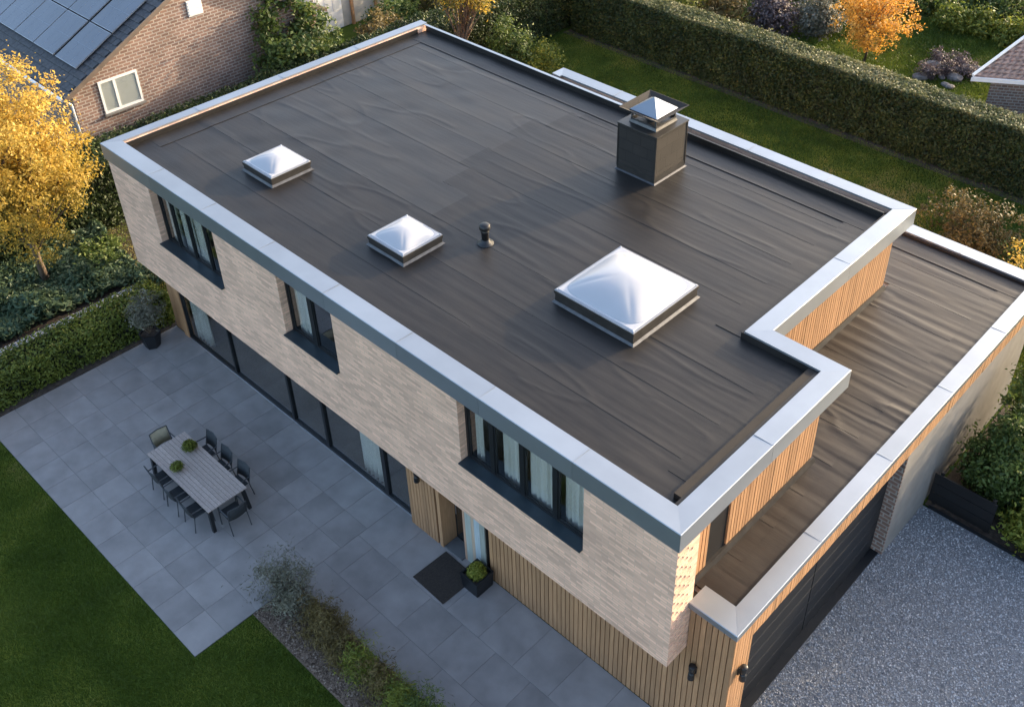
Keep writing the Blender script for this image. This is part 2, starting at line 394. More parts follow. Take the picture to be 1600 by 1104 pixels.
# patio: sand bed with single slabs
pat = MB().box(.0, 10.26, -5.02, .64, -.03, .006).box(10.26, 19.5, -2.42, .64, -.03, .006).build('patio', 'joint')
tag(pat, kind='structure')
tile_meshes = {}
def slab(x0, x1, y0, y1):
    key = (round(x1 - x0, 3), round(y1 - y0, 3))
    if key not in tile_meshes:
        w, d = key[0] / 2 - .0022, key[1] / 2 - .0022
        mb = MB().frustum((-w, w, -d, d), -.03, (-w, w, -d, d), .0125)
        n = len(mb.v)
        mb.v += [(-w + .004, -d + .004, .016), (w - .004, -d + .004, .016), (w - .004, d - .004, .016), (-w + .004, d - .004, .016)]
        mb.f = [q for i, q in enumerate(mb.f) if i != 1] + [(n, n + 1, n + 2, n + 3)] + [(4 + i, 4 + (i + 1) % 4, n + (i + 1) % 4, n + i) for i in range(4)]
        m_ = bpy.data.meshes.new('slab'); m_.from_pydata(mb.v, [], mb.f); m_.update(); m_.materials.append(M['stone'])
        tile_meshes[key] = m_
    o = bpy.data.objects.new('slab', tile_meshes[key]); COL.objects.link(o)
    o.location = ((x0 + x1) / 2, (y0 + y1) / 2, random.uniform(-.0012, .0012)); o.rotation_euler = (random.uniform(-.001, .001), random.uniform(-.001, .001), 0)
    o.parent = pat
TW, TD = .855, .775
ys = [-5.02 + TD * i for i in range(8)]; ys[-1] = .64
for j in range(7):
    y0, y1 = ys[j], (ys[j + 1] if j < 6 else .64)
    for i in range(12):
        slab(i * TW, (i + 1) * TW, y0, y1)
ys2 = [-2.42, -1.66, -.63, .64]
for j in range(3):
    x = 10.26; first = True
    while x < 19.5:
        w = 1.03 if not (first and j == 1) else .55
        slab(x, min(19.5, x + w), ys2[j], ys2[j + 1]); x += w; first = False

# gravel drive with pebbles
drv = MB().box(19.5, 34, -14, 9.35, -.03, .004).build('gravel_driveway', 'gravel'); tag(drv, kind='structure')
def pebbles(name, x0, x1, y0, y1, n, smin, smax, z, mat, dens=None):
    c = np.stack([RNG.uniform(x0, x1, n), RNG.uniform(y0, y1, n), np.full(n, z)], 1)
    if dens is not None: c = c[dens(c[:, 0], c[:, 1])]
    n = len(c); s = RNG.uniform(smin, smax, n)
    base = np.array([[1, 0, 0], [-1, 0, 0], [0, 1, 0], [0, -1, 0], [0, 0, .7], [0, 0, -.7]], float)
    v = base[None] * s[:, None, None] * RNG.uniform(.6, 1.3, (n, 6, 1))
    a = RNG.uniform(0, 6.28, n); ca, sa = np.cos(a)[:, None], np.sin(a)[:, None]
    vx = v[:, :, 0] * ca - v[:, :, 1] * sa; vy = v[:, :, 0] * sa + v[:, :, 1] * ca
    v[:, :, 0], v[:, :, 1] = vx, vy
    tl = RNG.normal(0, .35, (n, 2)); v[:, :, 2] += v[:, :, 0] * tl[:, :1] + v[:, :, 1] * tl[:, 1:]
    v += c[:, None, :]
    fb = np.array([[0, 2, 4], [2, 1, 4], [1, 3, 4], [3, 0, 4]])      # the underside lies in the bed
    f = (fb[None] + (np.arange(n) * 6)[:, None, None]).reshape(-1, 3)
    return link(name, np_mesh(name, v.reshape(-1, 3), f, np.repeat(RNG.random(n), 4)), mat)
pb = pebbles('driveway_pebbles', 19.70, 27.5, -6.0, 9.3, 98000, .012, .026, .012, 'pebble', lambda x, y: y > (x - 25.5) * 2.0 - 7)
tag(pb, 'loose blue grey gravel covering the driveway beside the garage', 'gravel', kind='stuff')
box('gravel_edging', 'anthracite', drv, 19.9, 34, 9.36, 9.40, -.05, .07)

# planting bed, strip of pebbles
bed = MB().box(10.28, 22, -3.58, -2.43, -.05, .02).build('planting_bed', 'mulch'); tag(bed, kind='structure')
mc = pebbles('mulch_chips', 10.3, 21.9, -3.56, -2.45, 15000, .012, .032, .024, 'chips')
tag(mc, 'brown bark chips covering the planting bed', 'mulch', kind='stuff')
sb = MB().box(-.34, -.02, -9, .9, -.05, .012).box(-2.9, -1.3, -9, .9, -.05, .008).build('soil_strip', 'soil'); tag(sb, kind='structure')
bs = MB().box(-6.5, -2.9, -9, 3, -.05, .004).build('shrubbery_soil', 'soil'); tag(bs, kind='structure')
hs_ = MB().box(-6.1, 30, 24.45, 26.3, -.05, .006).build('hedge_soil', 'soil'); tag(hs_, kind='structure')
pw = pebbles('pebble_strip', -2.75, -2.38, -7, .9, 3800, .02, .045, .03, 'pebble_white')
tag(pw, 'narrow strip of pale pebbles behind the low box hedge', 'pebbles', kind='stuff')

# grass blades
def grass(name, x0, x1, y0, y1, n, h, w, label, mask=None):
    x = RNG.uniform(x0, x1, n); y = RNG.uniform(y0, y1, n)
    if mask is not None: k = mask(x, y); x, y = x[k], y[k]
    n = len(x)
    hh = h * RNG.uniform(.5, 1.3, n); a = RNG.uniform(0, 6.28, n); lean = RNG.normal(0, .6, (n, 2)) * hh[:, None]
    v = np.empty((n, 3, 3)); ww = w * RNG.uniform(.6, 1.4, n)
    v[:, 0] = np.stack([x - np.cos(a) * ww, y - np.sin(a) * ww, np.full(n, -.015)], 1)
    v[:, 1] = np.stack([x + np.cos(a) * ww, y + np.sin(a) * ww, np.full(n, -.015)], 1)
    v[:, 2] = np.stack([x + lean[:, 0], y + lean[:, 1], hh], 1)
    r = .40 * RNG.random(n) + .80 * vnoise(x * .4, y * .4, 3) + .6 * (vnoise(x * 1.7, y * 1.7, 5) - .5) - .05
    o = link(name, np_mesh(name, v.reshape(-1, 3), np.arange(n * 3).reshape(n, 3), np.clip(r, 0, 1)), 'grass')
    return tag(o, label, 'grass', kind='stuff')
grass('lawn_grass', -.3, 19.5, -13.5, -3.58, 640000, .045, .007, 'mown green lawn in front of the grey slab patio', lambda x, y: ((y < -5.05) | ((x > 10.3) & (y < -3.6))) & (y > -7.2 - (x + .3) * .42))
grass('lawn_grass', -6.0, 21.5, 12.5, 24.7, 330000, .05, .013, 'strip of mown lawn between the flat roofed house and the tall hedge', lambda x, y: (x < 15) | (y > 15))
grass('lawn_grass', -1, 16, 26.4, 42, 170000, .07, .02, 'neighbouring lawn around the orange tree beyond the tall hedge')
grass('lawn_grass', -6.4, -1.5, .9, 12.5, 40000, .06, .014, 'narrow shady grass strip beside the left side of the house')

# ================================================================== THE HOUSE
H = 6.5; ROOF = 6.28; FB = 6.05; SOF = 2.74
GH = 4.15; GROOF = 4.05; GX = 19.86
house = thing('house', (9.4, 5.2, 0), 'flat roofed two storey house with pale brick front, metal edged roof and slatted wood garage', 'house')

def wall_x(mb, x0, x1, y0, y1, z0, z1, holes):
    """wall along x with rectangular holes (hx0,hx1,hz0,hz1), cut into boxes"""
    x = x0
    for hx0, hx1, hz0, hz1 in sorted(holes):
        mb.box(x, hx0, y0, y1, z0, z1)
        if hz0 > z0: mb.box(hx0, hx1, y0, y1, z0, hz0)
        if hz1 < z1: mb.box(hx0, hx1, y0, y1, hz1, z1)
        x = hx1
    mb.box(x, x1, y0, y1, z0, z1)
WIN = [(2.05, 4.95, 4.27, 6.02), (7.52, 9.52, 4.27, 6.02), (13.46, 16.74, 4.27, 6.02)]
mb = MB(); wall_x(mb, .06, 18.81, .06, .36, SOF, 6.43, WIN)
mb.box(18.5, 18.81, .36, .68, SOF, 6.43)
fw = mb.build('brick_front_wall', 'brick', house)
# proud header bricks on the short return
hb = None
for k in range(26):
    for j in range(2):
        z = SOF + .12 + k * .124; y = .13 + j * .26 + (.13 if k % 2 else 0)
        if z > 6.0 or y > .62: continue
        if hb is None: hb = MB().box(-.012, .014, -.045, .045, -.026, .026).build('brick', 'brick', None); o = hb
        else: o = hb.copy(); COL.objects.link(o)
        o.location = (18.812, y, z); attach(o, fw)
box('side_wall', 'brick', house, .06, .36, .362, 10.9, SOF, 6.43)
box('rear_wall', 'brick', house, .362, 16.7, 10.6, 10.88, 0, 6.2)
box('ground_side_wall', 'brick', house, .03, .25, .82, 10.5, 0, SOF - .01)
box('floor_slab', 'concrete', house, .10, 18.48, .10, 10.55, SOF + .003, 3.0)
box('ground_floor', 'floorwood', house, .3, 19.4, .72, 10.5, -.02, .03)
mb = MB().box(.365, 18.3, .365, 4.85, 5.98, 6.265).box(.365, 16.5, 4.86, 10.59, 5.98, 6.265)
mb.build('roof_slab', 'inner', house)
box('partition_wall', 'inner', house, .3, 10.9, 5.0, 5.15, .03, SOF)
box('partition_wall', 'inner', house, 10.9, 11.05, .9, 10.4, .03, SOF)
box('partition_wall', 'inner', house, .37, 18.2, 4.0, 4.15, 3.0, 5.97)
for x in (6.2, 11.4): box('partition_wall', 'inner', house, x, x + .12, .4, 3.99, 3.0, 5.97)

# --- parapet metal copings, mitred at the corners
def coping_run(path, widths, H, F, parent, plen=2.45, z_in=.012):
    P_ = [Vector((*p, 0)) for p in path]; n = len(P_)
    dirs = [(P_[i + 1] - P_[i]).normalized() for i in range(n - 1)]
    nin = [Vector((-d.y, d.x, 0)) for d in dirs]          # inward = left of travel
    def offs(i, o_prev, o_next):
        if i == 0: return P_[0] + nin[0] * o_next
        if i == n - 1: return P_[-1] + nin[-1] * o_prev
        a = P_[i] + nin[i - 1] * o_prev; b = P_[i] + nin[i] * o_next
        d1, d2 = dirs[i - 1], dirs[i]
        den = d1.x * d2.y - d1.y * d2.x
        t = ((b.x - a.x) * d2.y - (b.y - a.y) * d2.x) / den
        return a + d1 * t
    for i in range(n - 1):
        w = widths[i]; wp = widths[i - 1] if i else w; wn_ = widths[i + 1] if i < n - 2 else w
        L_ = (P_[i + 1] - P_[i]).length; k = max(1, round(L_ / plen))
        prof = [(0, F), (0, H - .012), (.012, H), (1, H - z_in), (1, H - .06), (.035, H - .06), (.035, F)]
        for j in range(k):
            sv = []
            for (o, z) in prof:
                ow = w if o == 1 else o
                s0 = offs(i, (wp if o == 1 else o), ow); s1 = offs(i + 1, ow, (wn_ if o == 1 else o))
                g = .003
                A = s0 + dirs[i] * 0.0; B = s1
                m0 = P_[i] + dirs[i] * (L_ * j / k) + nin[i] * ow; m1 = P_[i] + dirs[i] * (L_ * (j + 1) / k) + nin[i] * ow
                a = A if j == 0 else m0 + dirs[i] * g; b = B if j == k - 1 else m1 - dirs[i] * g
                sv.append((a, b, z))
            dz = random.uniform(-.0015, .0015)
            mbc = MB(); m = len(prof)
            mbc.v = [(a.x, a.y, z + dz) for a, b, z in sv] + [(b.x, b.y, z + dz) for a, b, z in sv]
            mbc.f = [(q, (q + 1) % m, m + (q + 1) % m, m + q) for q in range(m)] + [tuple(range(m)), tuple(reversed(range(m, 2 * m)))]
            mbc.build('coping', 'zinc', parent)
            if 0 < j:      # narrow folded seam cover over the joint
                c = P_[i] + dirs[i] * (L_ * j / k); e = dirs[i] * .016
                q0 = c + nin[i] * .004; q1 = c + nin[i] * (w - .01)
                ms = MB(); ms.v = [tuple(q0 - e + Vector((0, 0, H - .001))), tuple(q0 + e + Vector((0, 0, H - .001))), tuple(q1 + e + Vector((0, 0, H - .006))), tuple(q1 - e + Vector((0, 0, H - .006)))]
                ms.v += [(x, y, z + .005) for x, y, z in ms.v]
                ms.f = [(0, 3, 2, 1), (4, 5, 6, 7), (0, 1, 5, 4), (1, 2, 6, 5), (2, 3, 7, 6), (3, 0, 4, 7)]
                ms.build('coping_seam', 'zinc', parent)
coping_run([(0, 10.98), (0, 0), (18.87, 0), (18.87, 5.39), (17.11, 5.39), (17.11, 11.5), (5.78, 11.5), (5.78, 11.0)],
           [.30, .46, .42, .42, .42, .40, .30], H, FB, house)
# dark membrane upstands inside the parapets
def upst(x0, x1, y0, y1, z0, z1, m='membrane'): return box('parapet_upstand', m, house, x0, x1, y0, y1, z0, z1)
upst(.362, .40, .47, 10.5, 6.2, 6.435); upst(.402, 18.40, .362, .45, 6.2, 6.435)
upst(18.36, 18.48, .452, 4.96, 6.2, 6.435); upst(16.7, 18.358, 4.96, 5.06, 6.2, 6.435)
upst(16.62, 16.72, 4.965, 10.84, 6.2, 6.435)
upst(.05, .36, 10.902, 10.95, 6.0, 6.435)
upst(.402, 16.6, 10.84, 10.90, 6.2, 6.46)                      # thin rear kerb
box('rear_edge_trim', 'zinc', house, .32, 10.2, 10.83, 10.925, 6.462, 6.475)
box('rear_gutter', 'membrane', house, 5.9, 16.7, 10.902, 11.12, 6.05, 6.30)
box('rear_bay_wall', 'brick', house, 5.9, 16.70, 11.13, 11.42, 0, 6.43)
upst(16.721, 17.0, 5.10, 11.125, 6.06, 6.432, 'wood_dark')

# --- roof sheets with laps and wrinkles
def sheet(name, x0, x1, y0, y1, zfun, mat, parent, res=(.09, .045), thick=.006):
    nx = max(2, int((x1 - x0) / res[0])); ny = max(2, int((y1 - y0) / res[1]))
    X, Y = np.meshgrid(np.linspace(x0, x1, nx + 1), np.linspace(y0, y1, ny + 1), indexing='ij')
    Z = zfun(X, Y)
    v = np.stack([X, Y, Z], -1).reshape(-1, 3)
    idx = np.arange((nx + 1) * (ny + 1)).reshape(nx + 1, ny + 1)
    f = np.stack([idx[:-1, :-1], idx[1:, :-1], idx[1:, 1:], idx[:-1, 1:]], -1).reshape(-1, 4)
    ring = np.concatenate([idx[:, 0], idx[-1, 1:], idx[-2::-1, -1], idx[0, -2:0:-1]])
    rv = v[ring].copy(); rv[:, 2] -= max(thick + .003, .002)
    n0 = len(v); k = len(ring); v = np.concatenate([v, v[ring], rv]); a = np.arange(k); b = (a + 1) % k
    f2 = np.stack([n0 + b, n0 + a, n0 + k + a, n0 + k + b], -1)
    me = np_mesh(name, v, np.concatenate([f, f2]))
    sm = np.ones(len(f) + k, bool); sm[len(f):] = False
    me.polygons.foreach_set('use_smooth', sm)
    return link(name, me, mat, parent)

def main_wr(X, Y):
    amt = .30 + .40 * sstep(5, 13, X)
    w = (vnoise(X * .55, Y * 5.0 + .15 * vnoise(X * .8, Y * .8, 8), 1) - .5) * .010 * amt
    w += (vnoise(X * .9, Y * 12.0, 2) - .5) * .006 * amt
    left = 1 - sstep(3, 10, X)
    w += (vnoise(X * 1.6 + Y * .6, Y * 1.9 - X * .5, 4) - .5) * .022 * left
    r = np.abs(vnoise(X * .35 + 3, Y * 1.7 + .2 * vnoise(X * .9, Y, 6), 7) - .5)
    w += np.clip(.05 - r, 0, 1) * .16 * (vnoise(X * .5, Y * .7, 9) > .45)
    w += (vnoise(X * .45, Y * .45, 10) - .5) * .014
    return w
strips = [.45 + i * (4.96 - .45) / 4 for i in range(5)] + [4.96 + i * (10.84 - 4.96) / 6 for i in range(1, 7)]
for i in range(len(strips) - 1):
    ya, yb = strips[i], strips[i + 1]; xe = 18.36 if i < 4 else 16.62
    yl = ya - (.07 if i not in (0, 4) else 0)
    cut = random.uniform(7, 10.2) if i > 2 else random.uniform(5, 13)
    for xa, xb, dz in ((.40, cut, 0.0), (cut - .06, xe, .004)):
        def zf(X, Y, ya=ya, dz=dz, cut=cut, first=(yl == ya)):
            lap = 0 if first else (.002 + .0035 * vnoise(X * .6, Y * .5, 33)) * (1 - sstep(ya - .07, ya + .05, Y))   # edge rides over the sheet before
            return ROOF + .006 + dz * (1 - sstep(cut, cut + .4, X)) + main_wr(X, Y) * .9 + lap
        sheet('roof_sheet', xa, xb, yl, yb, zf, 'membrane_sheen' if (xa < 1 and ya > 3.5) else 'membrane', house, thick=-.001)
def edge_z(lift):
    return lambda X, Y: ROOF + .014 + lift + main_wr(X, Y) * .9 + .003 * (vnoise(X * 2, Y * 2, 12))
sheet('edge_strip', .41, 18.35, .455, 1.12, edge_z(0), 'membrane', house)
sheet('edge_strip', .41, .98, 1.10, 10.1, edge_z(.004), 'membrane', house)
sheet('edge_strip', .41, 16.61, 10.1, 10.835, edge_z(.008), 'membrane', house)
sheet('edge_strip', 17.75, 18.35, 1.125, 4.95, edge_z(.004), 'membrane', house)
sheet('edge_strip', 16.0, 16.61, 4.97, 10.095, edge_z(.004), 'membrane', house)

# --- garage roof
gx0, gy0, gy1 = 16.9, 1.02, 13.9
def gar_wr(X, Y):
    w = (vnoise(X * .38, Y * 5.5 + .7 * vnoise(X * .9, Y * .6, 18), 11) - .5) * .016
    r = np.abs(vnoise(X * .4 + 1, Y * 2.6 + .35 * vnoise(X * .8, Y * .9, 19), 17) - .5)
    w += np.clip(.05 - r, 0, 1) * .26 * sstep(.4, .65, vnoise(X * .6, Y * .6, 20))
    w += (vnoise(X * 1.0, Y * 12.0, 14) - .5) * .006
    return w * (.35 + .65 * sstep(2, 5.5, Y))
gs = [gy0 + i * (gy1 - gy0) / 12 for i in range(13)]
for i in range(12):
    ya, yb = gs[i] - (.07 if i else 0), gs[i + 1]; x0 = 18.5 if gs[i] < 5.0 else (gx0 - .1 if gs[i] < 11.35 else 13.15)
    def zg(X, Y, y_=gs[i], first=(i == 0)):
        return GROOF - .04 + gar_wr(X, Y) + (0 if first else (.002 + .0035 * vnoise(X * .7, Y * .5, 34)) * (1 - sstep(y_ - .07, y_ + .05, Y)))
    sheet('roof_sheet', x0, 19.46, ya, yb, zg, 'membrane_brown', house, thick=-.001)
gz = lambda X, Y: GROOF - .028 + gar_wr(X, Y)
sheet('edge_strip', 18.95, 19.455, 1.03, 13.3, gz, 'membrane_brown', house)
sheet('edge_strip', 13.2, 19.45, 13.25, 13.88, lambda X, Y: gz(X, Y) + .006, 'membrane_brown', house)
sheet('edge_strip', 18.52, 19.45, 1.03, 1.6, lambda X, Y: gz(X, Y) + .006, 'membrane_brown', house)
box('garage_roof_slab', 'concrete', house, 13.12, 19.5, 11.45, 13.95, 3.6, GROOF - .08)
box('garage_roof_slab', 'concrete', house, 16.75, 19.49, .95, 11.445, 3.6, GROOF - .082)
coping_run([(18.815, .56), (GX, .56), (GX, 14.38), (13.0, 14.38)], [.50, .38, .42], GH, GH - .15, house, plen=2.6)
box('garage_upstand', 'membrane_brown', house, 18.83, 19.46, .96, 1.04, 3.9, GH - .065)
box('garage_upstand', 'membrane_brown', house, 19.462, 19.52, .96, 13.9, 3.9, GH - .065)
box('garage_upstand', 'membrane_brown', house, 13.1, 19.461, 13.905, 13.99, 3.9, GH - .065)
for a in ((18.5, .69, 18.585, 5.12), (16.72, 5.12, 16.80, 11.4)):
    MB().frustum((a[0], a[2] + .05, a[1], a[3] + .04), GROOF - .06, (a[0], a[2] + .0, a[1], a[3]), GROOF + .075).build('base_flashing', 'curb', house)

# --- slatted cladding: backing walls carry single slats
def cladding(mb, axis, face, u0, u1, z0, z1, pitch, gap, thick=.045, name='slat_wall', outward=1, skip=None):
    back = mb.build(name, 'wood_dark', house)
    n = max(1, round((u1 - u0) / pitch)); p = (u1 - u0) / n; w = p - gap
    d = thick / 2
    m_ = MB()
    if axis == 'x': m_.box(-w / 2, w / 2, -d, d, 0, z1 - z0)
    else: m_.box(-d, d, -w / 2, w / 2, 0, z1 - z0)
    first = None
    for i in range(n):
        u = u0 + p * (i + .5)
        if skip and skip[0] < u < skip[1]: continue
        if first is None: o = first = m_.build('slat', 'wood', None)
        else: o = first.copy(); COL.objects.link(o)
        jit = random.uniform(-.003, .003)
        o.location = (u, face - d + jit, z0) if axis == 'x' else (face + d + jit, u, z0)
        attach(o, back)
    return back
# front under the overhang and up to the garage corner
mb = MB(); mb.box(13.47, 18.5, .69, .93, .0, SOF - .005).box(18.5, 19.74, .69, .93, 0, 3.98)
cladding(mb, 'x', .69, 13.47, 18.82, .02, SOF - .01, .122, .022)
cladding(MB().box(18.83, 19.73, .700, .90, 2.6, 3.97), 'x', .69, 18.82, 19.80, .02, 3.99, .122, .020)
# garage side, next to the door, above it and beyond
cladding(MB().box(19.5, 19.755, .72, 1.22, 0, 3.97), 'y', 19.757, .66, 1.25, .02, 3.99, .085, .010)
cladding(MB().box(19.5, 19.755, 1.225, 14.2, 3.46, 3.975), 'y', 19.757, 1.25, 14.3, 3.42, 3.99, .10, .012)
box('garage_pier', 'concrete', house, 19.40, 19.76, 7.32, 9.4, 0, 3.455)
box('pier_reveal', 'nbrick', house, 19.42, 19.757, 7.285, 7.318, 0, 3.45)
box('garage_side_wall', 'concrete', house, 19.42, 19.73, 9.402, 14.2, 0, 3.455)
box('garage_rear_wall', 'brick', house, 13.1, 19.7, 14.0, 14.3, 0, 3.98)
# upper floor, side facing the garage roof
mb = MB(); mb.box(18.2, 18.5, .69, 5.08, SOF, 6.43)
cladding(mb, 'y', 18.502, .69, 5.10, GROOF + .03, 6.40, .105, .022, skip=(1.42, 2.02))
mb = MB(); mb.box(16.42, 16.72, 5.085, 11.12, SOF, 6.05)
cladding(mb, 'y', 16.722, 5.10, 11.38, GROOF + .03, 6.06, .105, .022)
box('jog_wall', 'wood_dark', house, 16.72, 18.49, 4.78, 5.075, SOF, 6.19)
box('side_window', 'black', house, 18.502, 18.515, 1.45, 1.99, GROOF + .05, 6.38)
# wood panel at the far end of the glass front
cladding(MB().box(.04, .78, .70, .81, 0, SOF - .01), 'x', .70, .03, .55, .0, SOF - .015, .13, .006, name='wood_panel')
box('wood_post', 'wood', house, .56, .80, .60, .80, 0, SOF - .012)
# panel beside the entrance
cladding(MB().box(10.90, 11.92, .55, .72, 0, SOF - .012), 'x', .548, 10.90, 11.86, .02, SOF - .015, .105, .016, name='entrance_slat_panel')
box('door_jamb', 'wood', house, 11.925, 12.03, .50, 1.0, 0, SOF - .012)

# --- windows
def window(x0, x1, z0, z1, mull, y=.24, fr=.065, thickm=.075):
    w = MB()
    w.box(x0, x1, y, y + .09, z0, z0 + fr).box(x0, x1, y, y + .09, z1 - fr, z1)
    w.box(x0, x0 + fr, y + .001, y + .089, z0 + fr, z1 - fr).box(x1 - fr, x1, y + .001, y + .089, z0 + fr, z1 - fr)
    for m in mull: w.box(m - thickm / 2, m + thickm / 2, y + .001, y + .089, z0 + fr, z1 - fr)
    wo = w.build('window', 'anthracite', house, bevel=.006)
    ed = [x0] + list(mull) + [x1]
    for a, b in zip(ed[:-1], ed[1:]):
        a2 = a + (fr if a == x0 else thickm / 2); b2 = b - (fr if b == x1 else thickm / 2)
        s = MB(); q = .035       # sash, then the pane in it
        s.box(a2 + .004, b2 - .004, y + .02, y + .07, z0 + fr + .004, z0 + fr + q).box(a2 + .004, b2 - .004, y + .02, y + .07, z1 - fr - q, z1 - fr - .004)
        s.box(a2 + .004, a2 + q, y + .021, y + .069, z0 + fr + q, z1 - fr - q).box(b2 - q, b2 - .004, y + .021, y + .069, z0 + fr + q, z1 - fr - q)
        s.build('sash', 'anthracite', wo)
        box('pane', 'glass', wo, a2 + q, b2 - q, y + .04, y + .048, z0 + fr + q, z1 - fr - q)
    s = MB(); s.box(x0 + .003, x1 - .003, -.03, y - .002, z0 + .002, z0 + .04)
    s.build('sill', 'sill', wo, bevel=.004)
    return wo
window(*WIN[0], [2.62, 3.37, 4.14]); window(*WIN[1], [8.42], thickm=.16); window(*WIN[2], [14.20, 15.02, 15.88], thickm=.11)

def curtain(name, x0, x1, y, z0, z1, label, amp=.026, wl_=.13):
    n = int((x1 - x0) / .012); xs = np.linspace(x0, x1, n + 1)
    ph = vnoise(xs * 2.2, xs * 0, 30) * 5
    yy = y + amp * np.sin(xs / wl_ * 6.28 + ph) + .01 * np.sin(xs * 71)
    zs = np.linspace(z0, z1, 7)
    v = []
    for k, z in enumerate(zs):
        s = 1 + .25 * (1 - k / 6)
        for x, q in zip(xs, yy): v.append((x, y + (q - y) * s, z))
    v = np.array(v); idx = np.arange(7 * (n + 1)).reshape(7, n + 1)
    f = np.stack([idx[:-1, :-1], idx[:-1, 1:], idx[1:, 1:], idx[1:, :-1]], -1).reshape(-1, 4)
    o = link(name, np_mesh(name, v, f), 'curtain', None, True)
    so = o.modifiers.new('cloth', 'SOLIDIFY'); so.thickness = .004
    return tag(o, label, 'curtain', 'curtains in the house')
curtain('curtain', 2.12, 2.62, .40, 3.05, 5.95, 'pale curtain behind the first pane of the four pane upper window above the potted olive')
curtain('curtain', 2.75, 3.32, .42, 3.05, 5.95, 'pale curtain in the second pane of the upper window above the potted olive')
curtain('curtain', 3.45, 4.06, .40, 3.05, 5.95, 'pale curtain in the third pane of the upper window above the potted olive')
curtain('curtain', 7.62, 8.16, .42, 3.05, 5.95, 'pale curtain in the two pane upper window of the brick front')
curtain('curtain', 13.56, 13.80, .42, 3.05, 5.95, 'narrow pale curtain at the edge of the wide upper window above the door')
curtain('curtain', 14.36, 14.86, .42, 3.05, 5.95, 'pale curtain in the second pane of the wide upper window above the door')
curtain('curtain', 15.12, 15.80, .40, 3.05, 5.95, 'full pale curtain in the third pane of the wide upper window above the door')
curtain('curtain', 15.98, 16.62, .42, 3.05, 5.95, 'full pale curtain in the last pane of the wide upper window, by the brick corner')
curtain('curtain', .95, 1.75, .84, .05, 2.6, 'tall pale curtain at the ground floor glass beside the wood post', .05, .16)
curtain('curtain', 8.72, 9.55, .84, .05, 2.6, 'tall pale curtain at the ground floor glass near the slatted entrance panel', .05, .16)

# --- ground floor glass front
g = MB()
posts = [(.80, .08), (3.22, .07), (5.95, .09), (7.45, .10), (9.82, .14), (10.84, .08)]
g.box(.80, 10.88, .64, .74, .0, .09).box(.80, 10.88, .64, .74, SOF - .08, SOF - .006)
gw = g.build('glass_front', 'anthracite', house)
for x, w in posts: box('post', 'anthracite', gw, x - w / 2 + (w / 2 if x == .80 else 0), x + w / 2, .635, .745, .091, SOF - .081)
for (a, wa), (b, wb) in zip(posts[:-1], posts[1:]): box('pane', 'glass', gw, a + wa / 2 + (wa / 2 if a == .80 else 0), b - wb / 2, .685, .695, .091, SOF - .081)
box('threshold_strip', 'alu', gw, .82, 10.86, .598, .632, .012, .03)
# --- entrance
dr = MB().box(12.035, 12.64, .93, 1.0, .03, SOF - .012).build('entrance_door', 'anthracite', house)
box('door_glass', 'glass', dr, 12.10, 12.58, .915, .928, .12, SOF - .1)
MB().tube([(12.13, .88, .95), (12.13, .88, 1.45)], .012).build('door_handle', 'steel', dr)
pp = MB().box(12.66, 13.38, .66, .75, .0, SOF - .012).build('plank_panel', 'wood_dark', house)
M['pl0'] = woodmat('plank_rust', (.34, .20, .13), (.46, .29, .20)); M['pl1'] = woodmat('plank_sage', (.27, .30, .27), (.38, .41, .37)); M['pl2'] = woodmat('plank_blue', (.27, .33, .36), (.40, .46, .48)); M['pl3'] = woodmat('plank_oak', (.34, .26, .19), (.44, .35, .27))
for (a, b, mt) in ((12.65, 12.72, 'pl0'), (12.725, 12.92, 'pl1'), (12.925, 13.02, 'pl3'), (13.025, 13.20, 'pl2'), (13.205, 13.36, 'pl1')):
    box('plank', mt, pp, a, b, .63, .659, .0, SOF - .016)
box('dark_gap', 'wood_dark', house, 13.38, 13.46, .76, .93, 0, SOF - .01)
box('door_step', 'lightstone', house, 12.04, 12.64, .52, .92, .0, .05, bevel=.006)

# --- garage door
gd = MB().box(19.42, 19.45, 1.22, 7.29, .0, 3.455).build('garage_door', 'anthracite', house)
for (a, b) in ((1.26, 4.24), (4.27, 7.27)):
    for k in range(7):
        z = .03 + k * .488
        box('door_panel', 'anthracite', gd, 19.452, 19.485, a, b, z, z + .478, bevel=.006)
box('door_threshold', 'anthracite', house, 19.40, 19.68, 1.26, 7.28, -.02, .02)

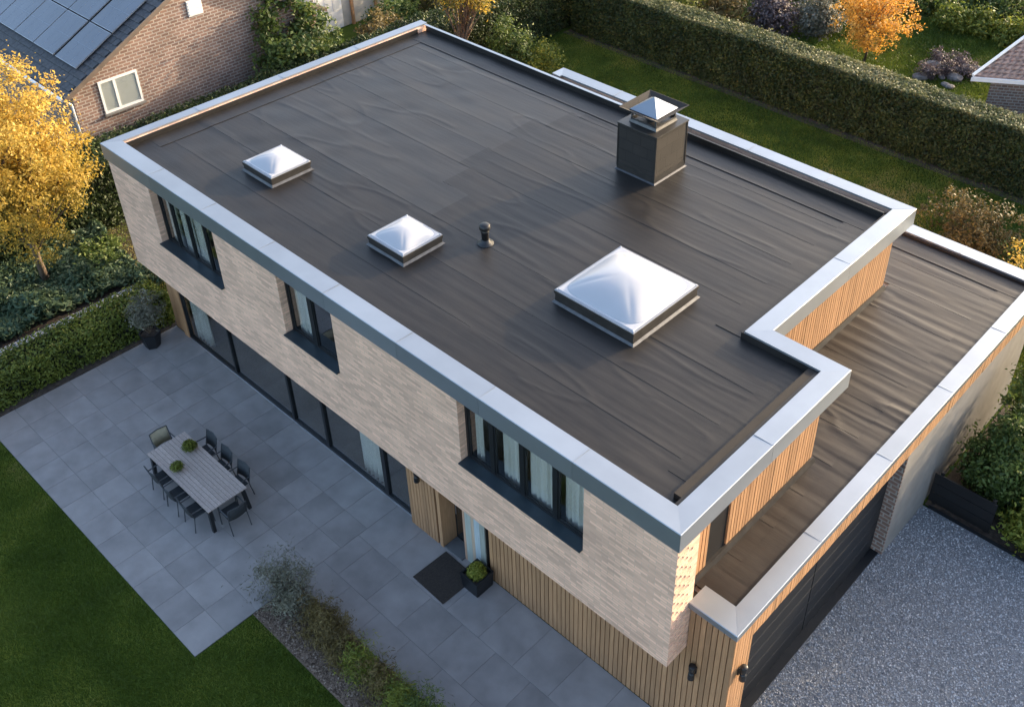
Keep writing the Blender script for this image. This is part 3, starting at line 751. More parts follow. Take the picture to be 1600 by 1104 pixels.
# --- skylights on the roof
def skylight(cx, cy, sx, sy, hc, hd, label):
    z = ROOF + .006
    r = MB().frustum((cx - sx / 2 + .05, cx + sx / 2 - .05, cy - sy / 2 + .05, cy + sy / 2 - .05), z, (cx - sx / 2 + .06, cx + sx / 2 - .06, cy - sy / 2 + .06, cy + sy / 2 - .06), z + hc).build('skylight', 'curb', house)
    tag(r, label)
    MB().frustum((cx - sx / 2, cx + sx / 2, cy - sy / 2, cy + sy / 2), z + .002, (cx - sx / 2 + .046, cx + sx / 2 - .046, cy - sy / 2 + .046, cy + sy / 2 - .046), z + .05).build('flashing', 'flash', r)
    a, b = sx / 2 - .035, sy / 2 - .035
    MB().frustum((cx - a, cx + a, cy - b, cy + b), z + hc - .06, (cx - a, cx + a, cy - b, cy + b), z + hc + .012).build('frame', 'curb', r, bevel=.006)
    MB().frustum((cx - a + .006, cx + a - .006, cy - b + .006, cy + b - .006), z + hc + .013, (cx - a + .012, cx + a - .012, cy - b + .012, cy + b - .012), z + hc + .032).build('rim', 'rim', r, bevel=.004)
    a2, b2 = a - .075, b - .075
    n = 40; u = np.linspace(-1, 1, n + 1); Uu, Vv = np.meshgrid(u, u, indexing='ij')
    mm = (np.abs(Uu) ** 6 + np.abs(Vv) ** 6) ** (1 / 6)
    sm_ = np.sqrt(Uu ** 2 + Vv ** 2)
    rr = np.clip(mm, 0, 1)
    fa = 1 - np.abs(Uu) ** 1.7 + 1e-4; fb = 1 - np.abs(Vv) ** 1.7 + 1e-4
    zz = hd * 1.26 * (fa ** -3 + fb ** -3) ** (-1 / 3)
    # rounded corners in plan
    k = np.where(mm > 1e-6, np.maximum(np.abs(Uu), np.abs(Vv)) / np.maximum(mm, 1e-6), 1)
    v = np.stack([cx + Uu * a2 * k, cy + Vv * b2 * k, z + hc + .036 + zz], -1).reshape(-1, 3)
    idx = np.arange((n + 1) ** 2).reshape(n + 1, n + 1)
    f = np.stack([idx[:-1, :-1], idx[1:, :-1], idx[1:, 1:], idx[:-1, 1:]], -1).reshape(-1, 4)
    ring = np.concatenate([idx[:, 0], idx[-1, 1:], idx[-2::-1, -1], idx[0, -2:0:-1]]); rv = v[ring].copy(); rv[:, 2] -= .012
    n0 = len(v); q = np.arange(len(ring)); q2 = (q + 1) % len(ring)
    me = np_mesh('dome', np.concatenate([v, rv]), np.concatenate([f, np.stack([ring[q2], ring[q], n0 + q, n0 + q2], -1)]))
    link('dome', me, 'acrylic', r, True)
    MB().frustum((cx - a2 - .03, cx + a2 + .03, cy - b2 - .03, cy + b2 + .03), z + hc + .035, (cx - a2 - .005, cx + a2 + .005, cy - b2 - .005, cy + b2 + .005), z + hc + .05).build('dome_flange', 'acrylic', r, bevel=.004)
    for sx_ in (-1, 1):
        for sy_ in (-1, 1):
            x, y = cx + sx_ * (a - .045), cy + sy_ * (b - .045)
            MB().lathe([(.020, z + hc + .034), (.020, z + hc + .046), (.008, z + hc + .050)], (x, y), 10).build('screw_cap', 'steel', r)
skylight(4.20, 2.52, 1.32, 1.26, .22, .19, 'small square dome skylight near the far end of the roof')
skylight(9.10, 2.56, 1.31, 1.26, .22, .19, 'small square dome skylight beside the black vent pipe')
skylight(14.11, 4.37, 2.23, 2.25, .29, .34, 'large square dome skylight')

# --- vent pipe
vp = MB().lathe([(.085, ROOF), (.085, ROOF + .30), (.10, ROOF + .32), (.10, ROOF + .36), (.085, ROOF + .38), (.085, ROOF + .42)], (10.42, 3.8), 20).build('vent_pipe', 'black', house, True)
MB().lathe([(.20, ROOF + .008), (.19, ROOF + .03), (.12, ROOF + .05), (.10, ROOF + .12), (.088, ROOF + .13)], (10.42, 3.8), 20).build('pipe_collar', 'black', vp, True)
MB().lathe([(.12, ROOF + .40), (.13, ROOF + .42), (.13, ROOF + .50), (.10, ROOF + .53), (.03, ROOF + .54)], (10.42, 3.8), 20).build('pipe_cap', 'black', vp, True)

# --- chimney
cx, cy = 11.06, 9.02; hw = .60; hd_ = .62; zt = 7.58
ch = MB().box(cx - hw, cx + hw, cy - hd_, cy + hd_, ROOF, zt).build('chimney', 'slate_clad', house); tag(ch, 'dark clad square chimney with metal cap')
for sx_, sy_ in ((-1, -1), (1, -1), (1, 1), (-1, 1)):
    x, y = cx + sx_ * hw, cy + sy_ * hd_
    box('corner_trim', 'curb', ch, x - .014, x + .014, y - .014, y + .014, ROOF + .1, zt - .002)
MB().frustum((cx - hw - .05, cx + hw + .05, cy - hd_ - .05, cy + hd_ + .05), ROOF + .008, (cx - hw - .008, cx + hw + .008, cy - hd_ - .008, cy + hd_ + .008), ROOF + .035).build('base_flashing', 'flash', ch)
MB().frustum((cx - hw - .006, cx + hw + .006, cy - hd_ - .006, cy + hd_ + .006), ROOF + .036, (cx - hw - .005, cx + hw + .005, cy - hd_ - .005, cy + hd_ + .005), ROOF + .20).build('base_apron', 'curb', ch)
box('top_plate', 'curb', ch, cx - hw - .03, cx + hw + .03, cy - hd_ - .03, cy + hd_ + .03, zt + .001, zt + .035, bevel=.006)
b_ = .40
MB().frustum((cx - b_ - .03, cx + b_ + .03, cy - b_ - .03, cy + b_ + .03), zt + .036, (cx - b_, cx + b_, cy - b_, cy + b_), zt + .10).build('cap_base', 'flash', ch)
bd = MB()
for (x0, x1, y0, y1) in ((-b_, b_, -b_, -b_ + .015), (-b_, b_, b_ - .015, b_), (-b_, -b_ + .015, -b_ + .016, b_ - .016), (b_ - .015, b_, -b_ + .016, b_ - .016)):
    bd.box(cx + x0, cx + x1, cy + y0, cy + y1, zt + .101, zt + .15); bd.box(cx + x0, cx + x1, cy + y0, cy + y1, zt + .27, zt + .33)
for sx_ in (-1, 1):
    for sy_ in (-1, 1):
        x, y = cx + sx_ * (b_ - .03), cy + sy_ * (b_ - .03); bd.box(x - .022, x + .022, y - .022, y + .022, zt + .151, zt + .269)
bd.build('cap_band', 'flash', ch)
MB().lathe([(.16, zt + .036), (.16, zt + .24), (.12, zt + .241), (.12, zt + .05)], (cx, cy), 20).build('flue', 'black', ch)
# tray: open inverted frustum with thickness
a0, a1, z0, z1, t = .43, .62, zt + .331, zt + .44, .016
tv = MB()
def ringv(a, z): return [(cx - a, cy - a, z), (cx + a, cy - a, z), (cx + a, cy + a, z), (cx - a, cy + a, z)]
tv.v = ringv(a0, z0) + ringv(a1, z1) + ringv(a1 - t, z1) + ringv(a0 - t, z0 + .02)
for s in range(4):
    e = (s + 1) % 4
    tv.f += [(s, e, 4 + e, 4 + s), (4 + s, 4 + e, 8 + e, 8 + s), (8 + s, 8 + e, 12 + e, 12 + s)]
tv.f += [(3, 2, 1, 0), (12, 13, 14, 15)]
tv.build('cap_tray', 'slate_clad', ch)
py = MB(); py.v = ringv(.425, z0 + .045) + [(cx, cy, z0 + .35)] ; py.f = [(0, 1, 4), (1, 2, 4), (2, 3, 4), (3, 0, 4), (3, 2, 1, 0)]
py.build('cap_pyramid', 'zinc', ch)

# --- wall lamps (fixed to the house)
def lamp(loc, axis, label):
    x, y, z = loc
    l = MB()
    if axis == 'x': l.box(x - .05, x + .05, y - .03, y, z - .10, z + .10)
    else: l.box(x, x + .03, y - .05, y + .05, z - .10, z + .10)
    r = l.build('wall_lamp', 'black', house, bevel=.006); tag(r, label)
    c = (x, y - .10) if axis == 'x' else (x + .10, y)
    for s in (1, -1):
        MB().lathe([(.055, z + s * .012), (.062, z + s * .06), (.070, z + s * .19), (.060, z + s * .20)] if s > 0 else [(.060, z - .20), (.070, z - .19), (.062, z - .06), (.055, z - .012)], c, 16).build('lamp_head', 'black', r, True)
    if axis == 'x': box('lamp_arm', 'black', r, x - .02, x + .02, y - .06, y - .03, z - .011, z + .011)
    else: box('lamp_arm', 'black', r, x + .03, x + .06, y - .02, y + .02, z - .011, z + .011)
lamp((19.06, .64, 2.30), 'x', 'black wall lamp on the slatted wall under the garage roof corner')
lamp((19.805, .92, 2.72), 'y', 'black double wall lamp beside the garage door')
lamp((11.42, .50, 2.10), 'x', 'small black wall lamp high on the entrance slat panel')

# ================================================================== TERRACE FURNITURE
TX0, TX1, TY0, TY1, TZ = 4.90, 7.68, -2.92, -1.86, .75
tb = thing('dining_table', ((TX0 + TX1) / 2, (TY0 + TY1) / 2, .016), 'long grey plank dining table with dark splayed legs on the patio', 'table')
np_ = 11; pw_ = (TY1 - TY0) / np_
for i in range(np_):
    box('plank', 'plank_grey', tb, TX0, TX1, TY0 + i * pw_ + .003, TY0 + (i + 1) * pw_ - .003, TZ - .03, TZ + random.uniform(-.001, .001), bevel=.003)
box('apron', 'chairmetal', tb, TX0 + .1, TX1 - .1, TY0 + .08, TY1 - .08, TZ - .09, TZ - .033)
for x, dx in ((TX0 + .10, -.06), (TX1 - .10, .06)):
    for y, dy in ((TY0 + .08, -.04), (TY1 - .08, .04)):
        MB().frustum((x + dx - .04, x + dx + .04, y + dy - .04, y + dy + .04), .016, (x - .045, x + .045, y - .045, y + .045), TZ - .034).build('leg', 'anthracite', tb)

def make_chair(label, mat_seat):
    """faces +y, origin on the floor at the seat centre"""
    r = thing('patio_chair', (0, 0, 0), label, 'chair', 'chairs around the patio table')
    MB().box(-.22, .22, -.22, .23, .42, .455).build('seat', mat_seat, r, bevel=.012)
    b = MB(); n = 8
    for k in range(n + 1):      # gently curved back
        x = -.22 + .44 * k / n; q = -.235 - .035 * (1 - (2 * k / n - 1) ** 2)
        b.v += [(x, q, .47), (x, q - .09, .87), (x, q - .105, .87), (x, q - .018, .47)]
    for k in range(n):
        for e in range(4): b.f.append((k * 4 + e, k * 4 + (e + 1) % 4, (k + 1) * 4 + (e + 1) % 4, (k + 1) * 4 + e))
    b.f += [(0, 1, 2, 3), (n * 4 + 3, n * 4 + 2, n * 4 + 1, n * 4)]
    b.build('backrest', mat_seat, r, True)
    for s in (-1, 1):
        MB().tube([(s * .245, .22, .0), (s * .25, .19, .64)], .013, 8).build('leg', 'chairmetal', r)
        MB().tube([(s * .245, -.30, .0), (s * .24, -.23, .45), (s * .235, -.335, .885)], .013, 8).build('leg', 'chairmetal', r)
        MB().tube([(s * .25, .21, .645), (s * .265, .05, .655), (s * .25, -.285, .65)], [.016, .018, .015], 8).build('armrest', 'chairmetal', r)
    MB().tube([(-.235, -.338, .885), (0, -.375, .89), (.235, -.338, .885)], .013, 8).build('back_rail', 'chairmetal', r)
    MB().tube([(-.235, .20, .425), (.235, .20, .425)], .011, 8).build('seat_rail', 'chairmetal', r)
    return r
proto = make_chair('dark grey armchair on the lawn side of the table', 'fabric_dark')
xs3 = (5.62, 6.37, 7.11)
where = ('next to the beige chair', 'in the middle of its row', 'farthest from the beige chair')
spots = [(x, -2.90, 0.0, 'dark grey armchair on the lawn side of the table, ' + w_) for x, w_ in zip(xs3, where)] + \
        [(x, -1.86, math.pi, 'dark grey armchair on the house side of the table, ' + w_) for x, w_ in zip(xs3, where)] + \
        [(7.80, -2.40, math.pi / 2, 'dark grey armchair at the table end nearer the doormat')]
for i, (x, y, rz, lb) in enumerate(spots):
    o = proto if i == 0 else copy_tree(proto)
    o.location = (x + random.uniform(-.02, .02), y + random.uniform(-.02, .02), .017); o.rotation_euler = (0, 0, rz + random.uniform(-.06, .06)); o['label'] = lb
bc = make_chair('beige textile armchair at the table end nearer the box hedge', 'fabric_beige')
bc.location = (4.86, -2.36, .017); bc.rotation_euler = (0, 0, -math.pi / 2)

def tuft(name, c, r, h, n, size, mat, parent, up=.5, aspect=.22):
    d = unit(RNG.normal(0, 1, (n, 3))); d[:, 2] = np.abs(d[:, 2])
    q = RNG.random(n) ** .45
    p_ = np.array(c) + d * q[:, None] * np.array([r, r, h])
    nr = unit(d + RNG.normal(0, .4, (n, 3)))
    return leaves(name, p_, nr, size, RNG.random(n) * .6 + .4 * q, mat, parent, aspect=aspect, jitter=.9)
def bowl(x, y, r, h, label, n):
    o = thing('plant_bowl', (x, y, TZ), label, 'plant bowl')
    MB().lathe([(r * .55, TZ + .001), (r * .95, TZ + h * .55), (r, TZ + h), (r * .86, TZ + h), (r * .8, TZ + h * .8)], (x, y), 20).build('bowl', 'ceramic', o, True)
    tuft('foliage', (x, y, TZ + h * .85), r * 1.45, r * 1.5, n, .045, 'boxhedge', o)
bowl(5.57, -2.10, .13, .10, 'round leafy green plant in a low bowl on the table, nearer the house', 900)
bowl(5.97, -2.68, .12, .11, 'spiky green plant in a pale bowl on the table, nearer the lawn', 420)

# ------------------------------------------------------------------ doormat and pots
dm = MB().box(-.53, .53, -.50, .50, .0, .018).build('doormat', 'mat', None, bevel=.005)
dm.location = (12.68, -.06, .0165); dm.rotation_euler = (0, 0, -.03)
tag(dm, 'dark brown square doormat lying in front of the entrance door', 'doormat')
pl = thing('square_planter', (13.40, .30, .016), 'black square planter with a round green plant beside the entrance door', 'planter')
mbp = MB(); a, b_2 = .24, .27
mbp.v = [(13.40 + sx * s, .30 + sy * s, z) for s, z in ((a, .016), (b_2, .50), (b_2 - .035, .50), (b_2 - .05, .40)) for sx, sy in ((-1, -1), (1, -1), (1, 1), (-1, 1))]
for k in range(3):
    for s in range(4): mbp.f.append((k * 4 + s, k * 4 + (s + 1) % 4, k * 4 + 4 + (s + 1) % 4, k * 4 + 4 + s))
mbp.f += [(3, 2, 1, 0), (12, 13, 14, 15)]
mbp.build('pot', 'anthracite', pl)
box('potting_soil', 'soil', pl, 13.40 - .21, 13.40 + .21, .30 - .21, .30 + .21, .37, .43)
tuft('foliage', (13.40, .30, .42), .22, .34, 2600, .05, 'yellowgreen', pl, aspect=.16)

def branchy(parent, base, tips, r0, mat='bark', trunk_top=None, n=7):
    """trunk and limbs as one mesh"""
    m_ = MB(); base = Vector(base)
    tt = Vector(trunk_top) if trunk_top is not None else base
    if trunk_top is not None:
        mid = (base + tt) / 2 + Vector((random.uniform(-.06, .06), random.uniform(-.06, .06), 0)) * (tt - base).length
        m_.tube([base, mid, tt], [r0, r0 * .78, r0 * .6], 10)
    for t_ in tips:
        t_ = Vector(t_); k = random.uniform(.35, 1.0) if trunk_top is not None else 0
        st = base.lerp(tt, k) if trunk_top is not None else base
        md = st.lerp(t_, .5) + Vector((random.uniform(-.1, .1), random.uniform(-.1, .1), random.uniform(.0, .15))) * (t_ - st).length
        r = r0 * (.38 if trunk_top is not None else .8)
        m_.tube([st, md, t_], [r, r * .6, r * .2], 5, False)
    return m_.build('trunk' if trunk_top is not None else 'stems', mat, parent, True)

def crown_pts(c, rad3, ncl, per, cr, shell=2.4, zmin=None, seed=0):
    c = np.array(c, float); rad3 = np.array(rad3, float)
    d = unit(RNG.normal(0, 1, (ncl, 3)))
    lump = .78 + .42 * vnoise(d[:, 0] * 2.2 + 5 + seed, d[:, 1] * 2.2 + d[:, 2] * 1.7 + seed, 40)
    q = RNG.random(ncl) ** (1 / shell)
    cc = c + d * rad3 * (q * lump)[:, None]
    cv = RNG.random(ncl)
    n = ncl * per
    ci = np.repeat(np.arange(ncl), per)
    off = RNG.normal(0, 1, (n, 3)) * cr * RNG.uniform(.5, 1.2, ncl)[ci][:, None] * np.array([1, 1, .75])
    p_ = cc[ci] + off
    nr = unit((p_ - c) / rad3 + np.array([0, 0, .5]))
    out = np.clip(np.linalg.norm((p_ - c) / rad3, axis=1), 0, 1.2)
    r = .5 * cv[ci] + .5 * RNG.random(n)
    if zmin is not None:
        k = p_[:, 2] > zmin; p_, nr, r = p_[k], nr[k], r[k]
    return p_, nr, r, cc

def tree(name, base, trunk_h, r0, c, rad3, ncl, per, cr, leaf, mat, label, cat='tree', aspect=.55, group=None, limbs=26, shell=2.4, zmin=None, greenlow=False, trunk_top=None):
    o = thing(name, base, label, cat, group)
    p_, nr, r, cc = crown_pts(c, rad3, ncl, per, cr, shell, zmin, seed=base[0])
    top = trunk_top or (c[0], c[1], base[2] + trunk_h)
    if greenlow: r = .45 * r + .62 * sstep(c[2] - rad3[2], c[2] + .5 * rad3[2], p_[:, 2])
    idx = RNG.choice(len(cc), min(limbs, len(cc)), replace=False)
    branchy(o, base, [tuple(cc[i]) for i in idx], r0, 'bark', top)
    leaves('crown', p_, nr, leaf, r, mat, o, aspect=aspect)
    return o

def shrub(name, base, rad3, n_cl, per, cr, leaf, mat, label, cat='shrub', aspect=.5, group=None, lift=.55, shell=2.0, stems=9, stem_r=.02):
    o = thing(name, base, label, cat, group)
    c = (base[0], base[1], base[2] + rad3[2] * lift)
    p_, nr, r, cc = crown_pts(c, rad3, n_cl, per, cr, shell, .02, seed=base[0] + base[1])
    idx = RNG.choice(len(cc), min(stems, len(cc)), replace=False)
    branchy(o, (base[0], base[1], 0), [tuple(cc[i]) for i in idx if cc[i][2] > .1] or [(base[0], base[1], .3)], stem_r)
    leaves('foliage', p_, nr, leaf, r, mat, o, aspect=aspect)
    return o

# potted olive on the far patio corner
po = thing('potted_olive', (.32, -.30, .016), 'small grey green olive bush in a dark faceted pot at the patio corner', 'potted plant')
MB().lathe([(.22, .016), (.31, .50), (.31, .52), (.27, .52), (.26, .44)], (.32, -.30), 6).build('pot', 'anthracite', po)
MB().lathe([(.25, .40), (.25, .46)], (.32, -.30), 12).build('potting_soil', 'soil', po)
p_, nr, r, cc = crown_pts((.30, -.28, 1.25), (.50, .50, .55), 90, 34, .10, 1.8)
branchy(po, (.32, -.30, .45), [tuple(cc[i]) for i in range(14)], .022)
leaves('foliage', p_, nr, .045, r, 'olive', po, aspect=.28)

# ================================================================== HEDGES
def hedge(name, x0, x1, y0, y1, h, dens, leaf, label, mat='hedge', topmat=None, faces='xXyYt', rough=.07, group=None, topdens=1.0, seed=0):
    o = thing(name, ((x0 + x1) / 2, (y0 + y1) / 2, 0), label, 'hedge', group)
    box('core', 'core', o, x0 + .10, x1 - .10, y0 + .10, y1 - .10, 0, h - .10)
    P_, N_ = [], []; PT, NT = [], []
    for fc in faces:
        if fc in 'xX':
            A = (y1 - y0) * h; n = int(A * dens); y = RNG.uniform(y0, y1, n); z = h * RNG.random(n)
            bul = (vnoise(y * 1.3, z * 1.3, 50 + seed) - .5) * .12 + RNG.normal(0, rough, n)
            s = -1 if fc == 'x' else 1
            x = (x0 if s < 0 else x1) + s * (bul - .03)
            P_.append(np.stack([x, y, z], 1)); N_.append(np.tile([s, 0, .35], (n, 1)))
        elif fc in 'yY':
            A = (x1 - x0) * h; n = int(A * dens); x = RNG.uniform(x0, x1, n); z = h * RNG.random(n)
            bul = (vnoise(x * 1.3, z * 1.3, 60 + seed) - .5) * .12 + RNG.normal(0, rough, n)
            s = -1 if fc == 'y' else 1
            y = (y0 if s < 0 else y1) + s * (bul - .03)
            P_.append(np.stack([x, y, z], 1)); N_.append(np.tile([0, s, .35], (n, 1)))
        else:
            A = (x1 - x0) * (y1 - y0); n = int(A * dens * topdens); x = RNG.uniform(x0, x1, n); y = RNG.uniform(y0, y1, n)
            z = h + (vnoise(x * 1.1, y * 1.1, 70 + seed) - .5) * .16 + RNG.normal(0, rough * .8, n)
            PT.append(np.stack([x, y, z], 1)); NT.append(np.tile([0, 0, 1.0], (n, 1)))
    def rn(p): return .55 * RNG.random(len(p)) + .45 * vnoise(p[:, 0] * 2 + p[:, 1] * 1.3, p[:, 2] * 2 + p[:, 1], 80 + seed)
    if P_:
        p_ = np.concatenate(P_); leaves('foliage', p_, np.concatenate(N_), leaf, rn(p_), mat, o)
    if PT:
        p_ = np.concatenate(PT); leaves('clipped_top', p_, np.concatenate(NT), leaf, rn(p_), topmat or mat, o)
    return o
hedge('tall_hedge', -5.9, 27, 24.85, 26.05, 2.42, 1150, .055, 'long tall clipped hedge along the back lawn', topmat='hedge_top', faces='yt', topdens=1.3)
hedge('tall_hedge', -8.3, -6.3, -2.5, 26.5, 2.3, 650, .06, 'tall dark hedge running between the house and the brick neighbour house', faces='Xt', seed=3)
hedge('box_hedge', -1.38, -.26, -9.0, .75, 1.0, 900, .05, 'low clipped box hedge beside the grey slab patio', mat='boxhedge', faces='XtY', rough=.06, seed=5)
hedge('tall_hedge', -14.0, -8.4, -6.5, -3.6, 2.0, 200, .08, 'dark clipped hedge behind the yellow tree', faces='yXt', seed=8)

# ================================================================== TREES AND SHRUBS
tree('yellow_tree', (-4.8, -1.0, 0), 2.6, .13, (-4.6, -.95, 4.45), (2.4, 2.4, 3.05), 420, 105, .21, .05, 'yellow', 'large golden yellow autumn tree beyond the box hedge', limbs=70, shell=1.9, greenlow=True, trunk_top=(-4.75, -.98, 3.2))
tree('orange_tree', (5.92, 31.2, 0), 1.3, .07, (5.9, 31.2, 2.25), (1.95, 1.95, 1.5), 230, 34, .17, .06, 'orange', 'small round orange autumn tree on the neighbouring lawn', limbs=50, shell=1.9)
tree('olive_brown_tree', (-6.0, 17.8, 0), 2.5, .14, (-5.7, 17.9, 4.35), (1.7, 1.7, 1.25), 120, 40, .24, .07, 'yellow', 'tree with a thick pale trunk and sparse yellowing leaves behind the roof corner', limbs=40, shell=2.0)
shrub('shrub', (-5.2, 19.9, 0), (1.2, 1.1, 1.5), 110, 50, .2, .07, 'green', 'green leafy shrub next to the thick trunked tree')
shrub('shrub', (-4.2, 20.9, 0), (1.1, .9, .9), 90, 46, .18, .06, 'yellowgreen', 'yellow lit shrub at the edge of the back lawn')
shrub('shrub', (-9.3, 12.2, 0), (1.6, 1.9, 3.0), 240, 60, .24, .10, 'green', 'broad leafy green shrub against the red brick gable', stem_r=.04)
shrub('shrub', (-11.4, 18.6, 0), (1.2, 1.3, 1.3), 110, 44, .2, .08, 'green', 'green shrub in front of the pale outbuilding posts')
shrub('shrub', (-10.6, 21.5, 0), (1.5, 1.6, 2.2), 160, 44, .22, .08, 'bronze', 'tall brownish shrub behind the tall hedge past the outbuilding')
shrub('shrub', (-12.6, 22.2, 0), (1.6, 1.8, 1.9), 150, 44, .22, .08, 'green', 'dark green shrub past the far end of the pale outbuilding')
shrub('shrub', (-9.6, 16.5, 0), (1.0, 1.3, 1.7), 90, 50, .2, .08, 'bronze', 'brownish shrub between the tall hedge and the pale outbuilding')
for i, (x, y, rx, rz, mt, lb) in enumerate([
        (-5.6, 27.6, 1.2, 2.2, 'yellow', 'golden shrub showing above the far end of the tall hedge'),
        (-3.2, 29.3, 1.5, 1.7, 'yellowgreen', 'yellow green shrub beyond the tall hedge'),
        (-1.0, 29.9, 1.4, 1.4, 'bronze', 'brown shrub beyond the tall hedge'),
        (.9, 31.3, 1.3, 1.3, 'purple', 'greyish mauve shrub between the brown shrub and the orange tree'),
        (2.7, 32.6, 1.2, 1.1, 'olive', 'grey green shrub to the side of the orange tree'),
        (1.2, 36.4, 1.8, 1.1, 'green', 'dark green shrub behind the grey green one'),
        (4.6, 38.6, 1.7, 1.0, 'green', 'dark green shrub straight behind the orange tree'),
        (7.0, 37.4, .9, .75, 'yellowgreen', 'bright yellow green bush behind the orange tree'),
        (8.3, 37.8, .8, .7, 'yellowgreen', 'bright yellow green bush in the middle of the far border'),
        (10.0, 37.6, .9, .8, 'yellowgreen', 'bright yellow green bush in the far border nearest the tiled roof'),
        (7.8, 40.6, 2.4, 1.1, 'green', 'dark green shrub at the back of the far border'),
        (11.5, 40.8, 2.6, 1.1, 'bronze', 'brownish shrub at the back of the far border'),
        (3.2, 41.5, 2.6, 1.2, 'green', 'large dark green shrub at the far garden edge'),
        (-4.0, 33.5, 2.2, 1.6, 'green', 'large dark green shrub far beyond the tall hedge'),
        (-.8, 36.5, 2.2, 1.4, 'bronze', 'large brownish shrub far beyond the tall hedge')]):
    shrub('shrub', (x, y, 0), (rx, rx * .9, rz), int(90 * rx), 40, .22, .085, mt, lb)
# rock bed on the neighbouring lawn
for i in range(13):
    x, y = 8.0 + 2.2 * random.random() + .1, 31.3 + 2.6 * random.random()
    s = random.uniform(.14, .34)
    bm = bmesh.new(); bmesh.ops.create_icosphere(bm, subdivisions=2, radius=1)
    for v in bm.verts:
        k = 1 + .35 * (float(vnoise(v.co.x * 1.7 + i * 3, v.co.y * 1.7 + v.co.z, 90)) - .5)
        v.co = Vector((v.co.x * s * 1.3 * k, v.co.y * s * k, v.co.z * s * .6 * k))
    me = bpy.data.meshes.new('rock'); bm.to_mesh(me); bm.free()
    o = link('rock', me, 'rock'); o.location = (x, y, s * .3); o.rotation_euler = (0, 0, random.uniform(0, 6))
    tag(o, 'grey stone of the rockery on the neighbouring lawn', 'rock', 'rockery stones')
for i, (x, y) in enumerate([(8.4, 33.3), (9.2, 32.4), (10.0, 32.9), (9.3, 33.6), (8.7, 31.6)]):
    shrub('low_plant', (x, y, 0), (.5, .5, .45), 40, 30, .12, .05, 'purple', 'low withered mauve plant among the rockery stones', 'plant', group='rockery plants', stems=4, stem_r=.008)

# shrubs on the right of the garage
for (x, y, rx, ry, rz, n, mt, lb) in [(20.95, 10.75, .85, .85, 2.0, 230, 'green', 'large dense green shrub rising behind the black fence by the drive'),
                                  (21.0, 13.0, 1.0, 1.3, 2.5, 260, 'green', 'large dense green shrub beside the rear part of the garage'),
                                  (22.3, 10.1, .85, .6, .85, 190, 'yellowgreen', 'round yellow green shrub at the edge of the gravel drive'),
                                  (22.5, 11.9, 1.2, 1.0, 1.8, 230, 'green', 'tall green shrub behind the round yellow green one at the drive')]:
    shrub('shrub', (x, y, 0), (rx, ry, rz), n, 62, .15, .06, mt, lb, stem_r=.03)
ss = MB().box(19.8, 34, 9.41, 14.5, -.05, .012).build('border_soil', 'soil'); tag(ss, kind='structure')
hedge('tall_hedge', 23.6, 34, 12.6, 13.9, 2.7, 300, .07, 'added clipped hedge, mostly out of view, shading the gravel drive', faces='yxt', seed=11)  # added hedge, largely out of view, to keep sun off the gravel
fe = thing('black_fence', (21.2, 9.55, 0), 'low black fence panel between the garage pier and the gravel drive', 'fence')
for k in range(3):
    box('board', 'black', fe, 19.80, 21.35, 9.53, 9.57, .08 + k * .32, .385 + k * .32)
for x in (19.95, 21.25): box('post', 'black', fe, x - .04, x + .04, 9.572, 9.65, 0, 1.08)
shrub('brown_bush', (15.9, 20.6, 0), (2.0, 1.1, 1.25), 200, 46, .17, .05, 'bronze', 'brown and green bush on the lawn behind the garage', stem_r=.015)
shrub('brown_bush', (17.9, 20.2, 0), (1.3, 1.0, 1.1), 110, 46, .16, .05, 'green', 'dark green bush next to the brown bush behind the garage', stem_r=.015)
shrub('shrub', (18.4, 16.6, 0), (.7, .6, 2.2), 70, 40, .14, .05, 'yellow', 'bright yellow shrub rising behind the rear corner of the garage roof', lift=.6)

# planting bed in front
shrub('grey_shrub', (10.55, -2.85, 0), (.95, .66, 1.0), 130, 40, .13, .045, 'olive', 'airy grey leaved shrub at the patio end of the planting bed', aspect=.25, stems=22, stem_r=.012, shell=1.6)
ords = ['first', 'second', 'third', 'fourth', 'fifth', 'sixth', 'seventh', 'eighth', 'ninth', 'tenth', 'eleventh', 'twelfth', 'thirteenth']
kinds = ['bronze', 'bronze', 'bronze', 'mixed', 'bronze', 'mixed', 'green', 'mixed', 'green', 'bronze', 'mixed', 'green', 'bronze']
for i in range(13):
    mt = {'bronze': 'bronze', 'mixed': 'yellowgreen', 'green': 'green'}[kinds[i]]
    nm = {'bronze': 'bronze', 'mixed': 'yellow green', 'green': 'green'}[kinds[i]]
    shrub('bed_plant', (11.55 + i * .56, -2.74 + random.uniform(-.1, .08), 0), (.52, .46, random.uniform(.5, .72)), 95, 34, .11, .05, mt, nm + ' wispy plant, ' + ords[i] + ' from the grey shrub along the planting bed', 'plant', aspect=.16, shell=1.5, stems=20, stem_r=.006)
# ground cover and shade shrubs left of the box hedge
n = 34000
x = RNG.uniform(-6.2, -2.85, n); y = RNG.uniform(-8.5, 1.6, n)
hgt = .18 + .55 * vnoise(x * 1.1, y * 1.1, 91) + .15 * vnoise(x * 3, y * 3, 92)
z = hgt * RNG.random(n) ** .35
k = (y < 1.0 + .6 * vnoise(x, y, 93)) & ((x < -2.95) | (RNG.random(n) < .4))
pts = np.stack([x, y, z], 1)[k]
o = leaves('ground_cover', pts, np.tile([0, 0, 1.0], (len(pts), 1)), .11, .5 * RNG.random(len(pts)) + .5 * vnoise(pts[:, 0] * 1.6, pts[:, 1] * 1.6, 94), 'cover', None, aspect=.38, jitter=.55)
tag(o, 'dense blue green leafy ground cover under the yellow tree', 'ground cover', kind='stuff')
shrub('shrub', (-4.3, .6, 0), (.9, .8, .7), 60, 40, .16, .07, 'green', 'low green shrub between the yellow tree and the house')
